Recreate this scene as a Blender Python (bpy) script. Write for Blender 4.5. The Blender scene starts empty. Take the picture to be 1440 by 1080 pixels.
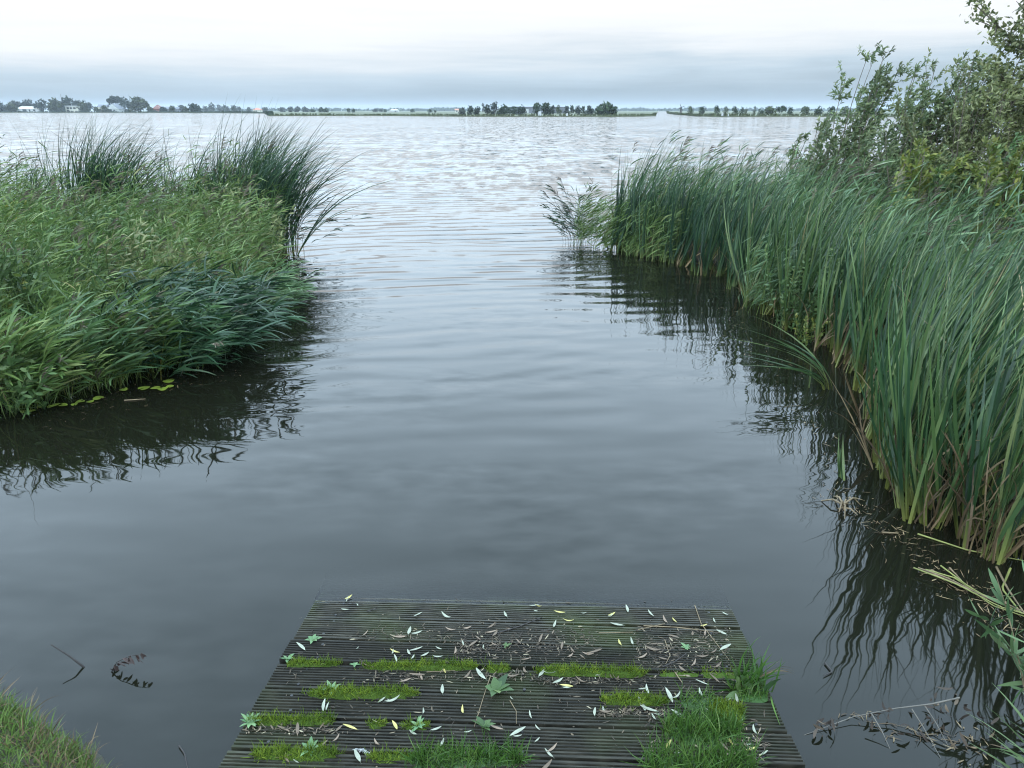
import bpy, math, random
import numpy as np
from mathutils import Vector, Matrix
SC = bpy.context.scene
COL = SC.collection
rng = np.random.default_rng(11)
random.seed(5)
H = 2.1                                   # eye height over the water
FPX = 998.0
PITCH = math.atan((540 - 155) / FPX)
CP, SP = math.cos(PITCH), math.sin(PITCH)
WIND = np.array([1.0, 0.12, 0.0])

# ------------------------------------------------------------------ measuring helpers
def ground(px, py, z=0.0):
    a = (px - 720) / FPX; b = (540 - py) / FPX
    d = np.array([a, CP + b * SP, -SP + b * CP])
    t = (z - H) / d[2]
    return np.array([d[0] * t, d[1] * t, z])

RO = np.array([0.0405, 2.690, 0.0]); RYAW = 0.0367; RSL = 0.1210; RW = 1.894
REX = np.array([math.cos(RYAW), -math.sin(RYAW), 0.0])
REY = np.array([math.sin(RYAW) * math.cos(RSL), math.cos(RYAW) * math.cos(RSL), -math.sin(RSL)])   # down the slope, away
REN = np.cross(REX, REY)
def ramp(px, py, lift=0.0):
    a = (px - 720) / FPX; b = (540 - py) / FPX
    d = np.array([a, CP + b * SP, -SP + b * CP])
    o = np.array([0, 0, H])
    t = np.dot(RO + REN * lift - o, REN) / np.dot(d, REN)
    return o + d * t
RROT = Matrix((tuple(REX), tuple(REY), tuple(REN))).transposed()

def far_x(px, D): return (px - 720) / FPX * (D * CP + H * SP)
def far_z(py, D): return H + (155 - py) * D * 0.872 / FPX

# ------------------------------------------------------------------ object helpers
def tag(o, label=None, cat=None, group=None, kind=None):
    if label: o['label'] = label
    if cat: o['category'] = cat
    if group: o['group'] = group
    if kind: o['kind'] = kind
    return o
def thing(name, label, cat, loc=(0, 0, 0), group=None):
    o = bpy.data.objects.new(name, None); COL.objects.link(o)
    o.location = loc; o.empty_display_size = 0.1
    return tag(o, label, cat, group)
def link(name, me, mat, parent=None, loc=None):
    o = bpy.data.objects.new(name, me); COL.objects.link(o)
    for m in (mat if isinstance(mat, (list, tuple)) else [mat]): me.materials.append(m)
    if parent is not None: o.parent = parent
    if loc is not None: o.location = loc
    return o
def poly_obj(name, V, F, mat, parent=None, loc=None, smooth=False):
    me = bpy.data.meshes.new(name); me.from_pydata([tuple(v) for v in V], [], [tuple(f) for f in F]); me.update()
    if smooth: me.polygons.foreach_set('use_smooth', [True] * len(me.polygons))
    return link(name, me, mat, parent, loc)

class MB:
    """gathers quads with per-vertex 't' (0 base .. 1 tip) and 'rnd' (one value per leaf)"""
    def __init__(s): s.V = []; s.F = []; s.T = []; s.R = []; s.n = 0
    def add(s, V, F, T, R):
        s.V.append(V); s.F.append(F + s.n); s.T.append(T); s.R.append(R); s.n += len(V)
    def build(s, name, mat, parent=None, loc=(0, 0, 0), smooth=True):
        V = np.concatenate(s.V) - np.array(loc); F = np.concatenate(s.F); me = bpy.data.meshes.new(name)
        me.vertices.add(len(V)); me.vertices.foreach_set('co', V.astype(np.float32).ravel())
        me.loops.add(F.size); me.loops.foreach_set('vertex_index', F.astype(np.int32).ravel())
        me.polygons.add(len(F)); me.polygons.foreach_set('loop_start', np.arange(0, F.size, 4, dtype=np.int32))
        me.update(calc_edges=True)
        me.polygons.foreach_set('use_smooth', np.full(len(F), smooth))
        for nm, A in (('t', s.T), ('rnd', s.R)):
            at = me.attributes.new(nm, 'FLOAT', 'POINT'); at.data.foreach_set('value', np.concatenate(A).astype(np.float32))
        o = link(name, me, mat, parent)
        if parent is None: o.location = tuple(loc)
        return o

def nrm(a): return a / np.maximum(np.linalg.norm(a, axis=-1, keepdims=True), 1e-9)
def centre(base, d0, bend, L, S, p=1.5):
    t = (np.arange(S) + .5) / S
    d = nrm(d0[:, None, :] + bend[:, None, :] * (t ** p)[None, :, None])
    st = d * (L / S)[:, None, None]
    C = np.concatenate([base[:, None, :], base[:, None, :] + np.cumsum(st, 1)], 1)
    D = np.concatenate([d[:, :1], (d[:, :-1] + d[:, 1:]) / 2, d[:, -1:]], 1)
    return C, D
PROF = {
 'blade': lambda t: np.clip(0.75 + .5 * t, 0, 1) * np.clip((1 - t) * 2.2, 0.04, 1),
 'leaf': lambda t: np.maximum(np.sin(np.pi * np.clip(t * .93 + .05, 0, 1)) ** .8, .06),
 'stem': lambda t: 1 - .6 * t,
 'ovate': lambda t: np.maximum(np.sin(np.pi * np.clip(t, 0, 1) ** .75) ** .9, .09),
}
def ribbons(mb, base, d0, bend, L, w, S=6, p=1.5, prof='blade', rnd=None, q=None, t0=0., t1=1., twist=0.):
    N = len(base)
    if N == 0: return None
    C, D = centre(base, nrm(d0), bend, L, S, p)
    if q is None: q = nrm(rng.normal(size=(N, 3)))
    side = nrm(np.cross(D, q[:, None, :]))
    t = np.linspace(0, 1, S + 1)
    if twist:
        an = (rng.normal(0, twist, N)[:, None] * t[None, :])[..., None]
        side = side * np.cos(an) + np.cross(D, side) * np.sin(an)
    hw = (w[:, None] * PROF[prof](t)[None, :] * .5)[..., None]
    V = np.stack([C - side * hw, C + side * hw], 2).reshape(-1, 3)
    i = np.arange(S); f = np.stack([2 * i, 2 * i + 1, 2 * i + 3, 2 * i + 2], 1)
    F = (f[None] + (np.arange(N) * 2 * (S + 1))[:, None, None]).reshape(-1, 4)
    if rnd is None: rnd = rng.random(N)
    T = np.broadcast_to((t0 + (t1 - t0) * t)[None, :, None], (N, S + 1, 2)).ravel()
    R = np.broadcast_to(np.asarray(rnd)[:, None, None], (N, S + 1, 2)).ravel()
    mb.add(V, F, T, R)
    return C, D

def tube(mb, P, r, n=6, rnd=.5):
    P = np.array(P, float); r = np.broadcast_to(np.array(r, float), (len(P),))
    T = nrm(np.gradient(P, axis=0)); up = np.array([.31, .2, .93])
    A = nrm(np.cross(T, up)); B = np.cross(T, A)
    an = np.arange(n) * 2 * math.pi / n
    V = (P[:, None, :] + r[:, None, None] * (A[:, None, :] * np.cos(an)[None, :, None] + B[:, None, :] * np.sin(an)[None, :, None])).reshape(-1, 3)
    F = [[a * n + j, a * n + (j + 1) % n, (a + 1) * n + (j + 1) % n, (a + 1) * n + j] for a in range(len(P) - 1) for j in range(n)]
    mb.add(V, np.array(F), np.repeat(np.linspace(0, 1, len(P)), n), np.full(len(V), rnd))

def inside(P, poly):
    x, y = P[:, 0], P[:, 1]; r = np.zeros(len(P), bool); n = len(poly)
    for i in range(n):
        x1, y1 = poly[i]; x2, y2 = poly[(i + 1) % n]
        c = ((y1 > y) != (y2 > y)) & (x < (x2 - x1) * (y - y1) / (y2 - y1 + 1e-12) + x1); r ^= c
    return r
def edge_dist(P, poly):
    d = np.full(len(P), 1e9); n = len(poly)
    for i in range(n):
        a = np.array(poly[i], float); b = np.array(poly[(i + 1) % n], float); ab = b - a
        t = np.clip(((P[:, :2] - a) @ ab) / (ab @ ab), 0, 1)
        d = np.minimum(d, np.linalg.norm(P[:, :2] - a - t[:, None] * ab, axis=1))
    return np.where(inside(P, poly), d, -d)
def scatter(poly, n):
    poly = np.array(poly); lo, hi = poly.min(0), poly.max(0); out = []; k = 0
    while k < n:
        P = lo + rng.random((n * 2, 2)) * (hi - lo); P = P[inside(P, poly)]; out.append(P); k += len(P)
    P = np.concatenate(out)[:n]
    return np.concatenate([P, np.zeros((n, 1))], 1)
def vnoise(P, s, seed=0):
    """smooth value noise in 0..1 at xy points"""
    r = np.random.default_rng(seed).random((64, 64)); x = P[:, 0] * s + 100.3; y = P[:, 1] * s + 100.7
    xi, yi = np.floor(x).astype(int), np.floor(y).astype(int); fx, fy = x - xi, y - yi
    fx, fy = fx * fx * (3 - 2 * fx), fy * fy * (3 - 2 * fy)
    g = lambda a, b: r[a % 64, b % 64]
    return (g(xi, yi) * (1 - fx) + g(xi + 1, yi) * fx) * (1 - fy) + (g(xi, yi + 1) * (1 - fx) + g(xi + 1, yi + 1) * fx) * fy

# ------------------------------------------------------------------ materials
def newmat(name):
    m = bpy.data.materials.new(name); m.use_nodes = True; nt = m.node_tree; nt.nodes.clear()
    return m, nt, nt.nodes.new, nt.links.new
def ramp_node(nt, stops, interp='LINEAR'):
    r = nt.nodes.new('ShaderNodeValToRGB'); r.color_ramp.interpolation = interp
    e = r.color_ramp.elements
    e.remove(e[1]); e[0].position = stops[0][0]; e[0].color = (*stops[0][1], 1)
    for p, c in stops[1:]: x = e.new(p); x.color = (*c, 1)
    return r
def veg(name, stops, base=None, tb=.2, tip=None, trans=.25, rough=.5, spec=.35):
    m, nt, N, Lk = newmat(name)
    a = N('ShaderNodeAttribute'); a.attribute_name = 'rnd'; t = N('ShaderNodeAttribute'); t.attribute_name = 't'
    r = ramp_node(nt, stops); Lk(a.outputs['Fac'], r.inputs[0]); col = r.outputs[0]
    tc = N('ShaderNodeTexCoord'); nz = N('ShaderNodeTexNoise'); nz.inputs['Scale'].default_value = 1.7; nz.inputs['Detail'].default_value = 3
    Lk(tc.outputs['Object'], nz.inputs['Vector'])
    mr = N('ShaderNodeMapRange'); mr.inputs[1].default_value = .3; mr.inputs[2].default_value = .7; mr.inputs[3].default_value = .72; mr.inputs[4].default_value = 1.3
    Lk(nz.outputs['Fac'], mr.inputs[0])
    mr.inputs[3].default_value = .6; mr.inputs[4].default_value = 1.4
    hv = N('ShaderNodeHueSaturation'); Lk(mr.outputs[0], hv.inputs['Value']); Lk(col, hv.inputs['Color']); col = hv.outputs[0]
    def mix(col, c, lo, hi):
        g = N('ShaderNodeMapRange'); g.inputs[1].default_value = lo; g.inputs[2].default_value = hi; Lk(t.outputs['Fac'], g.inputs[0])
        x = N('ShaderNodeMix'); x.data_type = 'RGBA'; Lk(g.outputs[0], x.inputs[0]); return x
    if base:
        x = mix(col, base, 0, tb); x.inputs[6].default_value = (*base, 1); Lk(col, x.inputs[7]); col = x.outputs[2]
    if tip:
        x = mix(col, tip, .72, 1); Lk(col, x.inputs[6]); x.inputs[7].default_value = (*tip, 1); col = x.outputs[2]
    p = N('ShaderNodeBsdfPrincipled'); Lk(col, p.inputs['Base Color']); p.inputs['Roughness'].default_value = rough; p.inputs['Specular IOR Level'].default_value = spec
    tr = N('ShaderNodeBsdfTranslucent'); Lk(col, tr.inputs['Color'])
    s = N('ShaderNodeMixShader'); s.inputs[0].default_value = trans; Lk(p.outputs[0], s.inputs[1]); Lk(tr.outputs[0], s.inputs[2])
    o = N('ShaderNodeOutputMaterial'); Lk(s.outputs[0], o.inputs[0])
    return m
def solid(name, c, rough=.7, var=.25, scale=3., bump=0., metallic=0.):
    m, nt, N, Lk = newmat(name)
    tc = N('ShaderNodeTexCoord'); nz = N('ShaderNodeTexNoise'); nz.inputs['Scale'].default_value = scale; nz.inputs['Detail'].default_value = 5
    Lk(tc.outputs['Object'], nz.inputs['Vector'])
    r = ramp_node(nt, [(.3, tuple(v * (1 - var) for v in c)), (.7, tuple(min(1, v * (1 + var)) for v in c))]); Lk(nz.outputs['Fac'], r.inputs[0])
    p = N('ShaderNodeBsdfPrincipled'); Lk(r.outputs[0], p.inputs['Base Color']); p.inputs['Roughness'].default_value = rough; p.inputs['Metallic'].default_value = metallic
    if bump:
        b = N('ShaderNodeBump'); b.inputs['Distance'].default_value = bump; Lk(nz.outputs['Fac'], b.inputs['Height']); Lk(b.outputs[0], p.inputs['Normal'])
    o = N('ShaderNodeOutputMaterial'); Lk(p.outputs[0], o.inputs[0])
    return m

M = {}
M['cattail'] = veg('cattail_leaf', [(0, (.010, .030, .014)), (.35, (.024, .062, .024)), (.7, (.070, .122, .038)), (.86, (.135, .185, .075)), (.945, (.15, .17, .06)), (.955, (.26, .19, .10)), (1, (.34, .27, .16))], base=(.19, .195, .048), tb=.25, trans=.12, rough=.36, spec=.4)  # leaf tones, spread widened so dark and pale blades stand in for shade and highlights
M['cattail_far'] = veg('bulrush_leaf', [(0, (.010, .030, .018)), (.5, (.020, .052, .026)), (.85, (.045, .09, .036)), (.96, (.085, .12, .05)), (1, (.24, .2, .12))], base=(.13, .16, .04), tb=.15, trans=.1, rough=.45, spec=.3)
M['reed'] = veg('reed_leaf', [(0, (.030, .066, .016)), (.4, (.068, .122, .030)), (.75, (.125, .180, .052)), (.93, (.20, .24, .085)), (1, (.27, .22, .11))], trans=.2, rough=.45, spec=.3)
M['reed_dark'] = veg('dark_reed_leaf', [(0, (.006, .020, .009)), (.6, (.016, .046, .020)), (.93, (.045, .09, .04)), (1, (.2, .17, .12))], trans=.1, rough=.45, spec=.35)
M['reed_blue'] = veg('grey_green_reed_leaf', [(0, (.03, .070, .028)), (.6, (.070, .130, .048)), (.95, (.14, .2, .09)), (1, (.26, .25, .17))], trans=.18, rough=.45, spec=.35)
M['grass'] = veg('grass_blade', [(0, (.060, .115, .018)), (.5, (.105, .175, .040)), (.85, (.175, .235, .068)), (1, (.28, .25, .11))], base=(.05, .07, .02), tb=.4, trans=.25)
M['dry'] = veg('dry_blade', [(0, (.06, .04, .022)), (.5, (.14, .095, .05)), (1, (.28, .21, .115))], trans=.15, rough=.6)
M['plume'] = veg('reed_plume', [(0, (.06, .050, .040)), (.6, (.115, .095, .072)), (1, (.20, .17, .13))], trans=.2, rough=.8, spec=.1)
M['willow'] = veg('willow_leaf', [(0, (.035, .065, .026)), (.5, (.105, .150, .062)), (.85, (.19, .225, .105)), (1, (.27, .29, .16))], trans=.25, rough=.45)
M['olive'] = veg('olive_shrub_leaf', [(0, (.055, .080, .026)), (.6, (.155, .18, .068)), (1, (.28, .28, .14))], trans=.25)
M['lime'] = veg('yellow_green_leaf', [(0, (.06, .095, .02)), (.6, (.125, .16, .034)), (1, (.24, .23, .055))], trans=.3)
M['herb'] = veg('herb_leaf', [(0, (.03, .065, .022)), (.7, (.075, .13, .042)), (1, (.14, .19, .07))], trans=.25)
M['herb_pale'] = veg('weed_leaf', [(0, (.08, .17, .07)), (1, (.16, .26, .11))], trans=.2, rough=.45)
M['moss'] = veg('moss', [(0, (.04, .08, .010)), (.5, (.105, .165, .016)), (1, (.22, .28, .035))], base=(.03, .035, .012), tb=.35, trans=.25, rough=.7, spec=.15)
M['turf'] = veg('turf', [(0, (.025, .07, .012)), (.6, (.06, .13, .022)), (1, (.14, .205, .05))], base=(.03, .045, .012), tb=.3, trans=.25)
M['bark'] = solid('bark', (.11, .09, .07), .85, .4, 14, .01)
M['twig'] = solid('twig', (.022, .018, .016), .7, .4, 30)
M['stalk'] = solid('dry_stalk', (.15, .11, .06), .6, .35, 20)
M['soil'] = solid('bank_soil', (.030, .027, .016), .9, .5, 4, .02)
M['mud'] = solid('lake_mud', (.05, .045, .03), .9, .3, .4)
M['land'] = solid('far_meadow', (.062, .072, .030), .9, .3, .02)
M['white'] = solid('white_paint', (.40, .42, .42), .5, .08, .3)
M['cream'] = solid('cream_render', (.50, .49, .42), .7, .1, .3)
M['glass'] = solid('dark_window', (.02, .025, .03), .15, .2, 1)
M['slate'] = solid('grey_roof', (.11, .12, .14), .6, .2, .6)
M['tile'] = solid('red_brown_tile', (.16, .062, .045), .7, .2, .6)
M['pink'] = solid('orange_tile', (.42, .17, .11), .7, .15, .6)
M['pole'] = solid('weathered_post', (.03, .03, .03), .7, .2, 2)
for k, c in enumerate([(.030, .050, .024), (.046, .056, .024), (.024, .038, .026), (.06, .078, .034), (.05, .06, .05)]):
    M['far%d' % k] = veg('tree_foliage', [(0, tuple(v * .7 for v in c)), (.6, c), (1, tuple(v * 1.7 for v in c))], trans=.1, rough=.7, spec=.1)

# wood of the planks
def plank_mat():
    m, nt, N, Lk = newmat('ribbed_wet_plank')
    tc = N('ShaderNodeTexCoord'); geo = N('ShaderNodeNewGeometry'); oi = N('ShaderNodeObjectInfo')
    sep = N('ShaderNodeSeparateXYZ'); Lk(tc.outputs['Object'], sep.inputs[0])
    off = N('ShaderNodeVectorMath'); off.operation = 'ADD'; Lk(tc.outputs['Object'], off.inputs[0]); Lk(oi.outputs['Location'], off.inputs[1])
    mp = N('ShaderNodeMapping'); mp.inputs['Scale'].default_value = (9, 75, 75); Lk(off.outputs[0], mp.inputs[0])
    g = N('ShaderNodeTexNoise'); g.inputs['Scale'].default_value = 1; g.inputs['Detail'].default_value = 6; Lk(mp.outputs[0], g.inputs['Vector'])
    b = N('ShaderNodeTexNoise'); b.inputs['Scale'].default_value = 14; b.inputs['Detail'].default_value = 7; Lk(off.outputs[0], b.inputs['Vector'])
    al = N('ShaderNodeTexNoise'); al.inputs['Scale'].default_value = 2.3; al.inputs['Detail'].default_value = 4; Lk(off.outputs[0], al.inputs['Vector'])
    top = N('ShaderNodeMapRange'); top.inputs[1].default_value = -.0035; top.inputs[2].default_value = -.0005; Lk(sep.outputs['Z'], top.inputs[0])
    r1 = ramp_node(nt, [(.30, (.008, .008, .006)), (.5, (.020, .019, .014)), (.62, (.034, .032, .024)), (.8, (.062, .058, .045))]); Lk(g.outputs['Fac'], r1.inputs[0])
    r2 = ramp_node(nt, [(.36, (.007, .007, .005)), (.5, (.020, .019, .013)), (.66, (.040, .036, .026))]); Lk(b.outputs['Fac'], r2.inputs[0])
    x = N('ShaderNodeMix'); x.data_type = 'RGBA'; Lk(top.outputs[0], x.inputs[0]); Lk(r2.outputs[0], x.inputs[6]); Lk(r1.outputs[0], x.inputs[7])
    am = N('ShaderNodeMapRange'); am.inputs[1].default_value = .47; am.inputs[2].default_value = .72; am.inputs[4].default_value = .6; Lk(al.outputs['Fac'], am.inputs[0])
    x2 = N('ShaderNodeMix'); x2.data_type = 'RGBA'; Lk(am.outputs[0], x2.inputs[0]); Lk(x.outputs[2], x2.inputs[6]); x2.inputs[7].default_value = (.040, .055, .016, 1)
    hv = N('ShaderNodeHueSaturation'); vr = N('ShaderNodeMapRange'); vr.inputs[3].default_value = .62; vr.inputs[4].default_value = 1.4; Lk(oi.outputs['Random'], vr.inputs[0]); Lk(vr.outputs[0], hv.inputs['Value']); Lk(x2.outputs[2], hv.inputs['Color'])
    p = N('ShaderNodeBsdfPrincipled'); Lk(hv.outputs[0], p.inputs['Base Color']); p.inputs['Specular IOR Level'].default_value = .22
    # wetter towards the waterline (world height)
    sp = N('ShaderNodeSeparateXYZ'); Lk(geo.outputs['Position'], sp.inputs[0])
    wt = N('ShaderNodeMapRange'); wt.inputs[1].default_value = .012; wt.inputs[2].default_value = .05; wt.inputs[3].default_value = .22; wt.inputs[4].default_value = .55; Lk(sp.outputs['Z'], wt.inputs[0])
    rr = N('ShaderNodeMath'); rr.operation = 'MULTIPLY_ADD'; Lk(b.outputs['Fac'], rr.inputs[0]); rr.inputs[1].default_value = .3; Lk(wt.outputs[0], rr.inputs[2])
    Lk(rr.outputs[0], p.inputs['Roughness'])
    bp = N('ShaderNodeBump'); bp.inputs['Distance'].default_value = .002; Lk(g.outputs['Fac'], bp.inputs['Height']); Lk(bp.outputs[0], p.inputs['Normal'])
    o = N('ShaderNodeOutputMaterial'); Lk(p.outputs[0], o.inputs[0])
    return m
M['plank'] = plank_mat()

# lake water
def water_mat():
    m, nt, N, Lk = newmat('lake_water')
    def V(op, a, b=None, c=None):
        n = N('ShaderNodeMath'); n.operation = op
        for k, v in enumerate((a, b, c)):
            if v is None: continue
            if isinstance(v, (int, float)): n.inputs[k].default_value = v
            else: Lk(v, n.inputs[k])
        return n.outputs[0]
    def MR(v, a, b, c, d, smooth=True):
        n = N('ShaderNodeMapRange'); n.interpolation_type = 'SMOOTHSTEP' if smooth else 'LINEAR'
        Lk(v, n.inputs[0])
        for k, q in zip((1, 2, 3, 4), (a, b, c, d)): n.inputs[k].default_value = q
        return n.outputs[0]
    geo = N('ShaderNodeNewGeometry'); pos = geo.outputs['Position']
    sp = N('ShaderNodeSeparateXYZ'); Lk(pos, sp.inputs[0]); X, Y = sp.outputs[0], sp.outputs[1]
    def noise(scale, sx, sy, detail, seed, rough=.5, rot=0.):
        mp = N('ShaderNodeMapping'); mp.inputs['Scale'].default_value = (sx, sy, 1); mp.inputs['Location'].default_value = (seed, seed * .7, seed * .3); mp.inputs['Rotation'].default_value = (0, 0, rot)
        Lk(pos, mp.inputs[0])
        n = N('ShaderNodeTexNoise'); n.inputs['Scale'].default_value = scale; n.inputs['Detail'].default_value = detail; n.inputs['Roughness'].default_value = rough
        Lk(mp.outputs[0], n.inputs['Vector'])
        s = N('ShaderNodeSeparateColor'); Lk(n.outputs['Color'], s.inputs[0])
        return V('SUBTRACT', s.outputs[0], .5), V('SUBTRACT', s.outputs[1], .5), n.outputs['Fac']
    # open-lake chop
    a1, b1, _ = noise(1.9, .45, 1, 3, 3.1, .6, .12)
    a2, b2, _ = noise(.35, .4, 1, 3, 17.0, .6, .1)
    far = MR(Y, 9.5, 26, 0, .82)
    # long low swell running into the inlet
    wx, wy, wf = noise(.55, .7, .9, 2, 8.0)
    mk1, mk2, mkf = noise(.35, .5, .8, 2, 29.0)
    xx = V('ADD', X, .4)
    curve = V('MULTIPLY', V('MULTIPLY', xx, xx), .022)
    ph = V('MULTIPLY', V('ADD', V('ADD', V('ADD', Y, V('MULTIPLY', X, -.10)), curve), V('MULTIPLY', wf, 1.15)), 2 * math.pi / .43)
    sw = V('COSINE', ph)
    ph2 = V('MULTIPLY', V('ADD', V('ADD', Y, V('MULTIPLY', X, -.22)), V('MULTIPLY', mkf, 1.6)), 2 * math.pi / .27)
    sw = V('ADD', V('MULTIPLY', sw, .7), V('MULTIPLY', V('COSINE', ph2), .45))
    env = V('MULTIPLY', MR(Y, 3.2, 9.0, .13, 1), MR(Y, 13, 24, 1, .35))
    env = V('MULTIPLY', env, MR(mkf, .38, .62, .35, 1.25))
    env = V('MULTIPLY', env, MR(X, .5, 2.1, 1, .38))      # calmer in the lee of the reeds
    # near fine ripples and slow undulation
    a3, b3, f3 = noise(9, .42, 1, 3, 41.0)
    a4, b4, f4 = noise(3.6, .26, 1, 2, 57.0, .5, -.12)
    _, _, f5 = noise(.8, .6, 1, 2, 71.0)
    near = MR(f5, .42, .66, .10, 1.0)
    _, bs, _ = noise(2.6, 1., .2, 3, 91.0, .65)
    BB = V('ADD', b1, V('MULTIPLY', b2, .6))      # wind waves: the lee faces are the steep ones
    sx = V('ADD', V('MULTIPLY', V('MULTIPLY', a1, far), .34), V('ADD', V('MULTIPLY', V('MULTIPLY', a3, near), .055), V('MULTIPLY', a4, .035)))
    sy = V('ADD', V('MULTIPLY', far, V('SUBTRACT', V('ADD', V('MULTIPLY', BB, .32), V('MULTIPLY', bs, .27)), V('MULTIPLY', V('ABSOLUTE', BB), .62))), V('ADD', V('MULTIPLY', V('MULTIPLY', b3, near), .19), V('MULTIPLY', b4, .105)))
    sy = V('ADD', sy, V('MULTIPLY', V('SUBTRACT', V('MULTIPLY', sw, env), V('MULTIPLY', env, .25)), .072))
    cb = N('ShaderNodeCombineXYZ'); Lk(sx, cb.inputs[0]); Lk(sy, cb.inputs[1]); cb.inputs[2].default_value = 1
    nm = N('ShaderNodeVectorMath'); nm.operation = 'NORMALIZE'; Lk(cb.outputs[0], nm.inputs[0]); NORM = nm.outputs[0]
    fr = N('ShaderNodeFresnel'); fr.inputs['IOR'].default_value = 1.333; Lk(NORM, fr.inputs['Normal'])
    gl = N('ShaderNodeBsdfGlossy'); gl.inputs['Color'].default_value = (1, 1, 1, 1); gl.inputs['Roughness'].default_value = .03; Lk(NORM, gl.inputs['Normal'])
    body = N('ShaderNodeBsdfDiffuse'); body.inputs['Color'].default_value = (.0062, .0066, .0038, 1)
    tp = N('ShaderNodeBsdfTransparent'); tp.inputs['Color'].default_value = (.62, .66, .62, 1)
    # the film over the submerged end of the jetty is thin: depth below the surface of the sloping deck
    dv = N('ShaderNodeVectorMath'); dv.operation = 'SUBTRACT'; Lk(pos, dv.inputs[0]); dv.inputs[1].default_value = tuple(RO)
    dx = N('ShaderNodeVectorMath'); dx.operation = 'DOT_PRODUCT'; Lk(dv.outputs[0], dx.inputs[0]); dx.inputs[1].default_value = tuple(REX)
    dy = N('ShaderNodeVectorMath'); dy.operation = 'DOT_PRODUCT'; Lk(dv.outputs[0], dy.inputs[0]); dy.inputs[1].default_value = (math.sin(RYAW), math.cos(RYAW), 0)
    depth = V('MULTIPLY', dy.outputs['Value'], math.tan(RSL))
    clear = V('EXPONENT', V('MULTIPLY', V('MAXIMUM', depth, 0), -150.))
    inx = V('LESS_THAN', V('ABSOLUTE', dx.outputs['Value']), RW / 2)
    clear = V('MULTIPLY', clear, inx)
    ms = N('ShaderNodeMixShader'); Lk(clear, ms.inputs[0]); Lk(body.outputs[0], ms.inputs[1]); Lk(tp.outputs[0], ms.inputs[2])
    fin = N('ShaderNodeMixShader'); Lk(fr.outputs[0], fin.inputs[0]); Lk(ms.outputs[0], fin.inputs[1]); Lk(gl.outputs[0], fin.inputs[2])
    o = N('ShaderNodeOutputMaterial'); Lk(fin.outputs[0], o.inputs[0])
    return m
M['water'] = water_mat()

# ------------------------------------------------------------------ setting: water, bed, banks, far land
poly_obj('water', [(-6000, -30, 0), (6000, -30, 0), (6000, 9000, 0), (-6000, 9000, 0)], [(0, 1, 2, 3)], M['water'])['kind'] = 'structure'
poly_obj('lake_bed', [(-6000, -40, -1.5), (6000, -40, -1.5), (6000, 9000, -1.5), (-6000, 9000, -1.5)], [(0, 1, 2, 3)], M['mud'])['kind'] = 'structure'

LEFT = [(-5.2, 4.0), (-4.3, 4.25), (-3.64, 4.6), (-3.45, 4.86), (-3.15, 5.13), (-2.85, 5.44), (-2.7, 5.9), (-2.62, 6.5), (-2.5, 7.0), (-2.62, 7.7), (-2.95, 9.0), (-3.35, 10.4), (-3.65, 11.3), (-4.3, 12.4), (-5.5, 12.9), (-8, 13.0), (-11.5, 13.2), (-13, 10), (-12, 5), (-8, 4.0)]
RIGHT = [(2.75, 2.85), (2.45, 3.05), (2.28, 3.3), (2.25, 3.7), (2.45, 4.3), (2.78, 5.0), (2.85, 5.8), (2.85, 6.8), (2.82, 7.7), (2.70, 9.0), (2.45, 10.2), (1.75, 11.2), (1.15, 11.9), (1.05, 12.5), (1.7, 13.3), (3.2, 13.6), (6, 13.8), (11, 14), (14, 10), (12, 5), (8, 2.5), (4.5, 2.2)]
NEAR = [(-6, 2.9), (-3.6, 2.5), (-2.3, 2.2), (-1.72, 1.96), (-1.42, 1.8), (-1.18, 1.56), (-.9, 1.3), (1.0, 1.3), (1.5, 1.55), (1.95, 1.85), (2.35, 2.2), (2.7, 2.6), (5, 2.5), (9, 2.2), (9, -8), (-7, -8)]
def bank(name, poly, top, res, swell=.0, off=-.12):
    poly = [tuple(p) for p in poly]; a = np.array(poly); lo, hi = a.min(0) - .5, a.max(0) + .5
    nx, ny = int((hi[0] - lo[0]) / res) + 1, int((hi[1] - lo[1]) / res) + 1
    gx, gy = np.meshgrid(np.linspace(lo[0], hi[0], nx), np.linspace(lo[1], hi[1], ny)); P = np.stack([gx.ravel(), gy.ravel()], 1)
    sd = edge_dist(P, poly); k = np.clip((sd - off) / .45, 0, 1); k = k * k * (3 - 2 * k)
    z = -.35 + (.35 + top) * k + np.clip(sd, 0, 3) * swell + (vnoise(P, 3, 4) - .5) * .1 * k
    V = np.concatenate([P, z[:, None]], 1)
    F = [(j * nx + i, j * nx + i + 1, (j + 1) * nx + i + 1, (j + 1) * nx + i) for j in range(ny - 1) for i in range(nx - 1)]
    o = poly_obj(name, V, F, M['soil'], smooth=True); o['kind'] = 'structure'; return o
bank('left_bank', LEFT, .05, .14, .05, .2)
bank('right_bank', RIGHT, .04, .14, .08, .3)
bank('near_bank', NEAR, .10, .12, .12, -.35)

# far shore line: (pixel column, distance)
SHORE = [(-900, 700), (0, 690), (200, 660), (300, 600), (372, 520), (378, 300), (520, 305), (640, 268), (700, 262), (860, 262), (905, 270), (921, 285), (923, 420), (926, 1500), (938, 1500), (941, 520), (952, 385), (968, 330), (985, 272), (1012, 258), (1080, 266), (1200, 262), (1500, 258), (2500, 250)]
sh = [(far_x(p, D), D) for p, D in SHORE]
n = len(sh)
V = [(x, y, .30) for x, y in sh] + [(x, y, -.4) for x, y in sh] + [(6000, 8000, .3), (-6000, 8000, .3)]
F = [tuple(range(n)) + (2 * n, 2 * n + 1)] + [(i, i + n, i + n + 1, i + 1) for i in range(n - 1)]
poly_obj('far_land', V, F, M['land'])['kind'] = 'structure'

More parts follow.
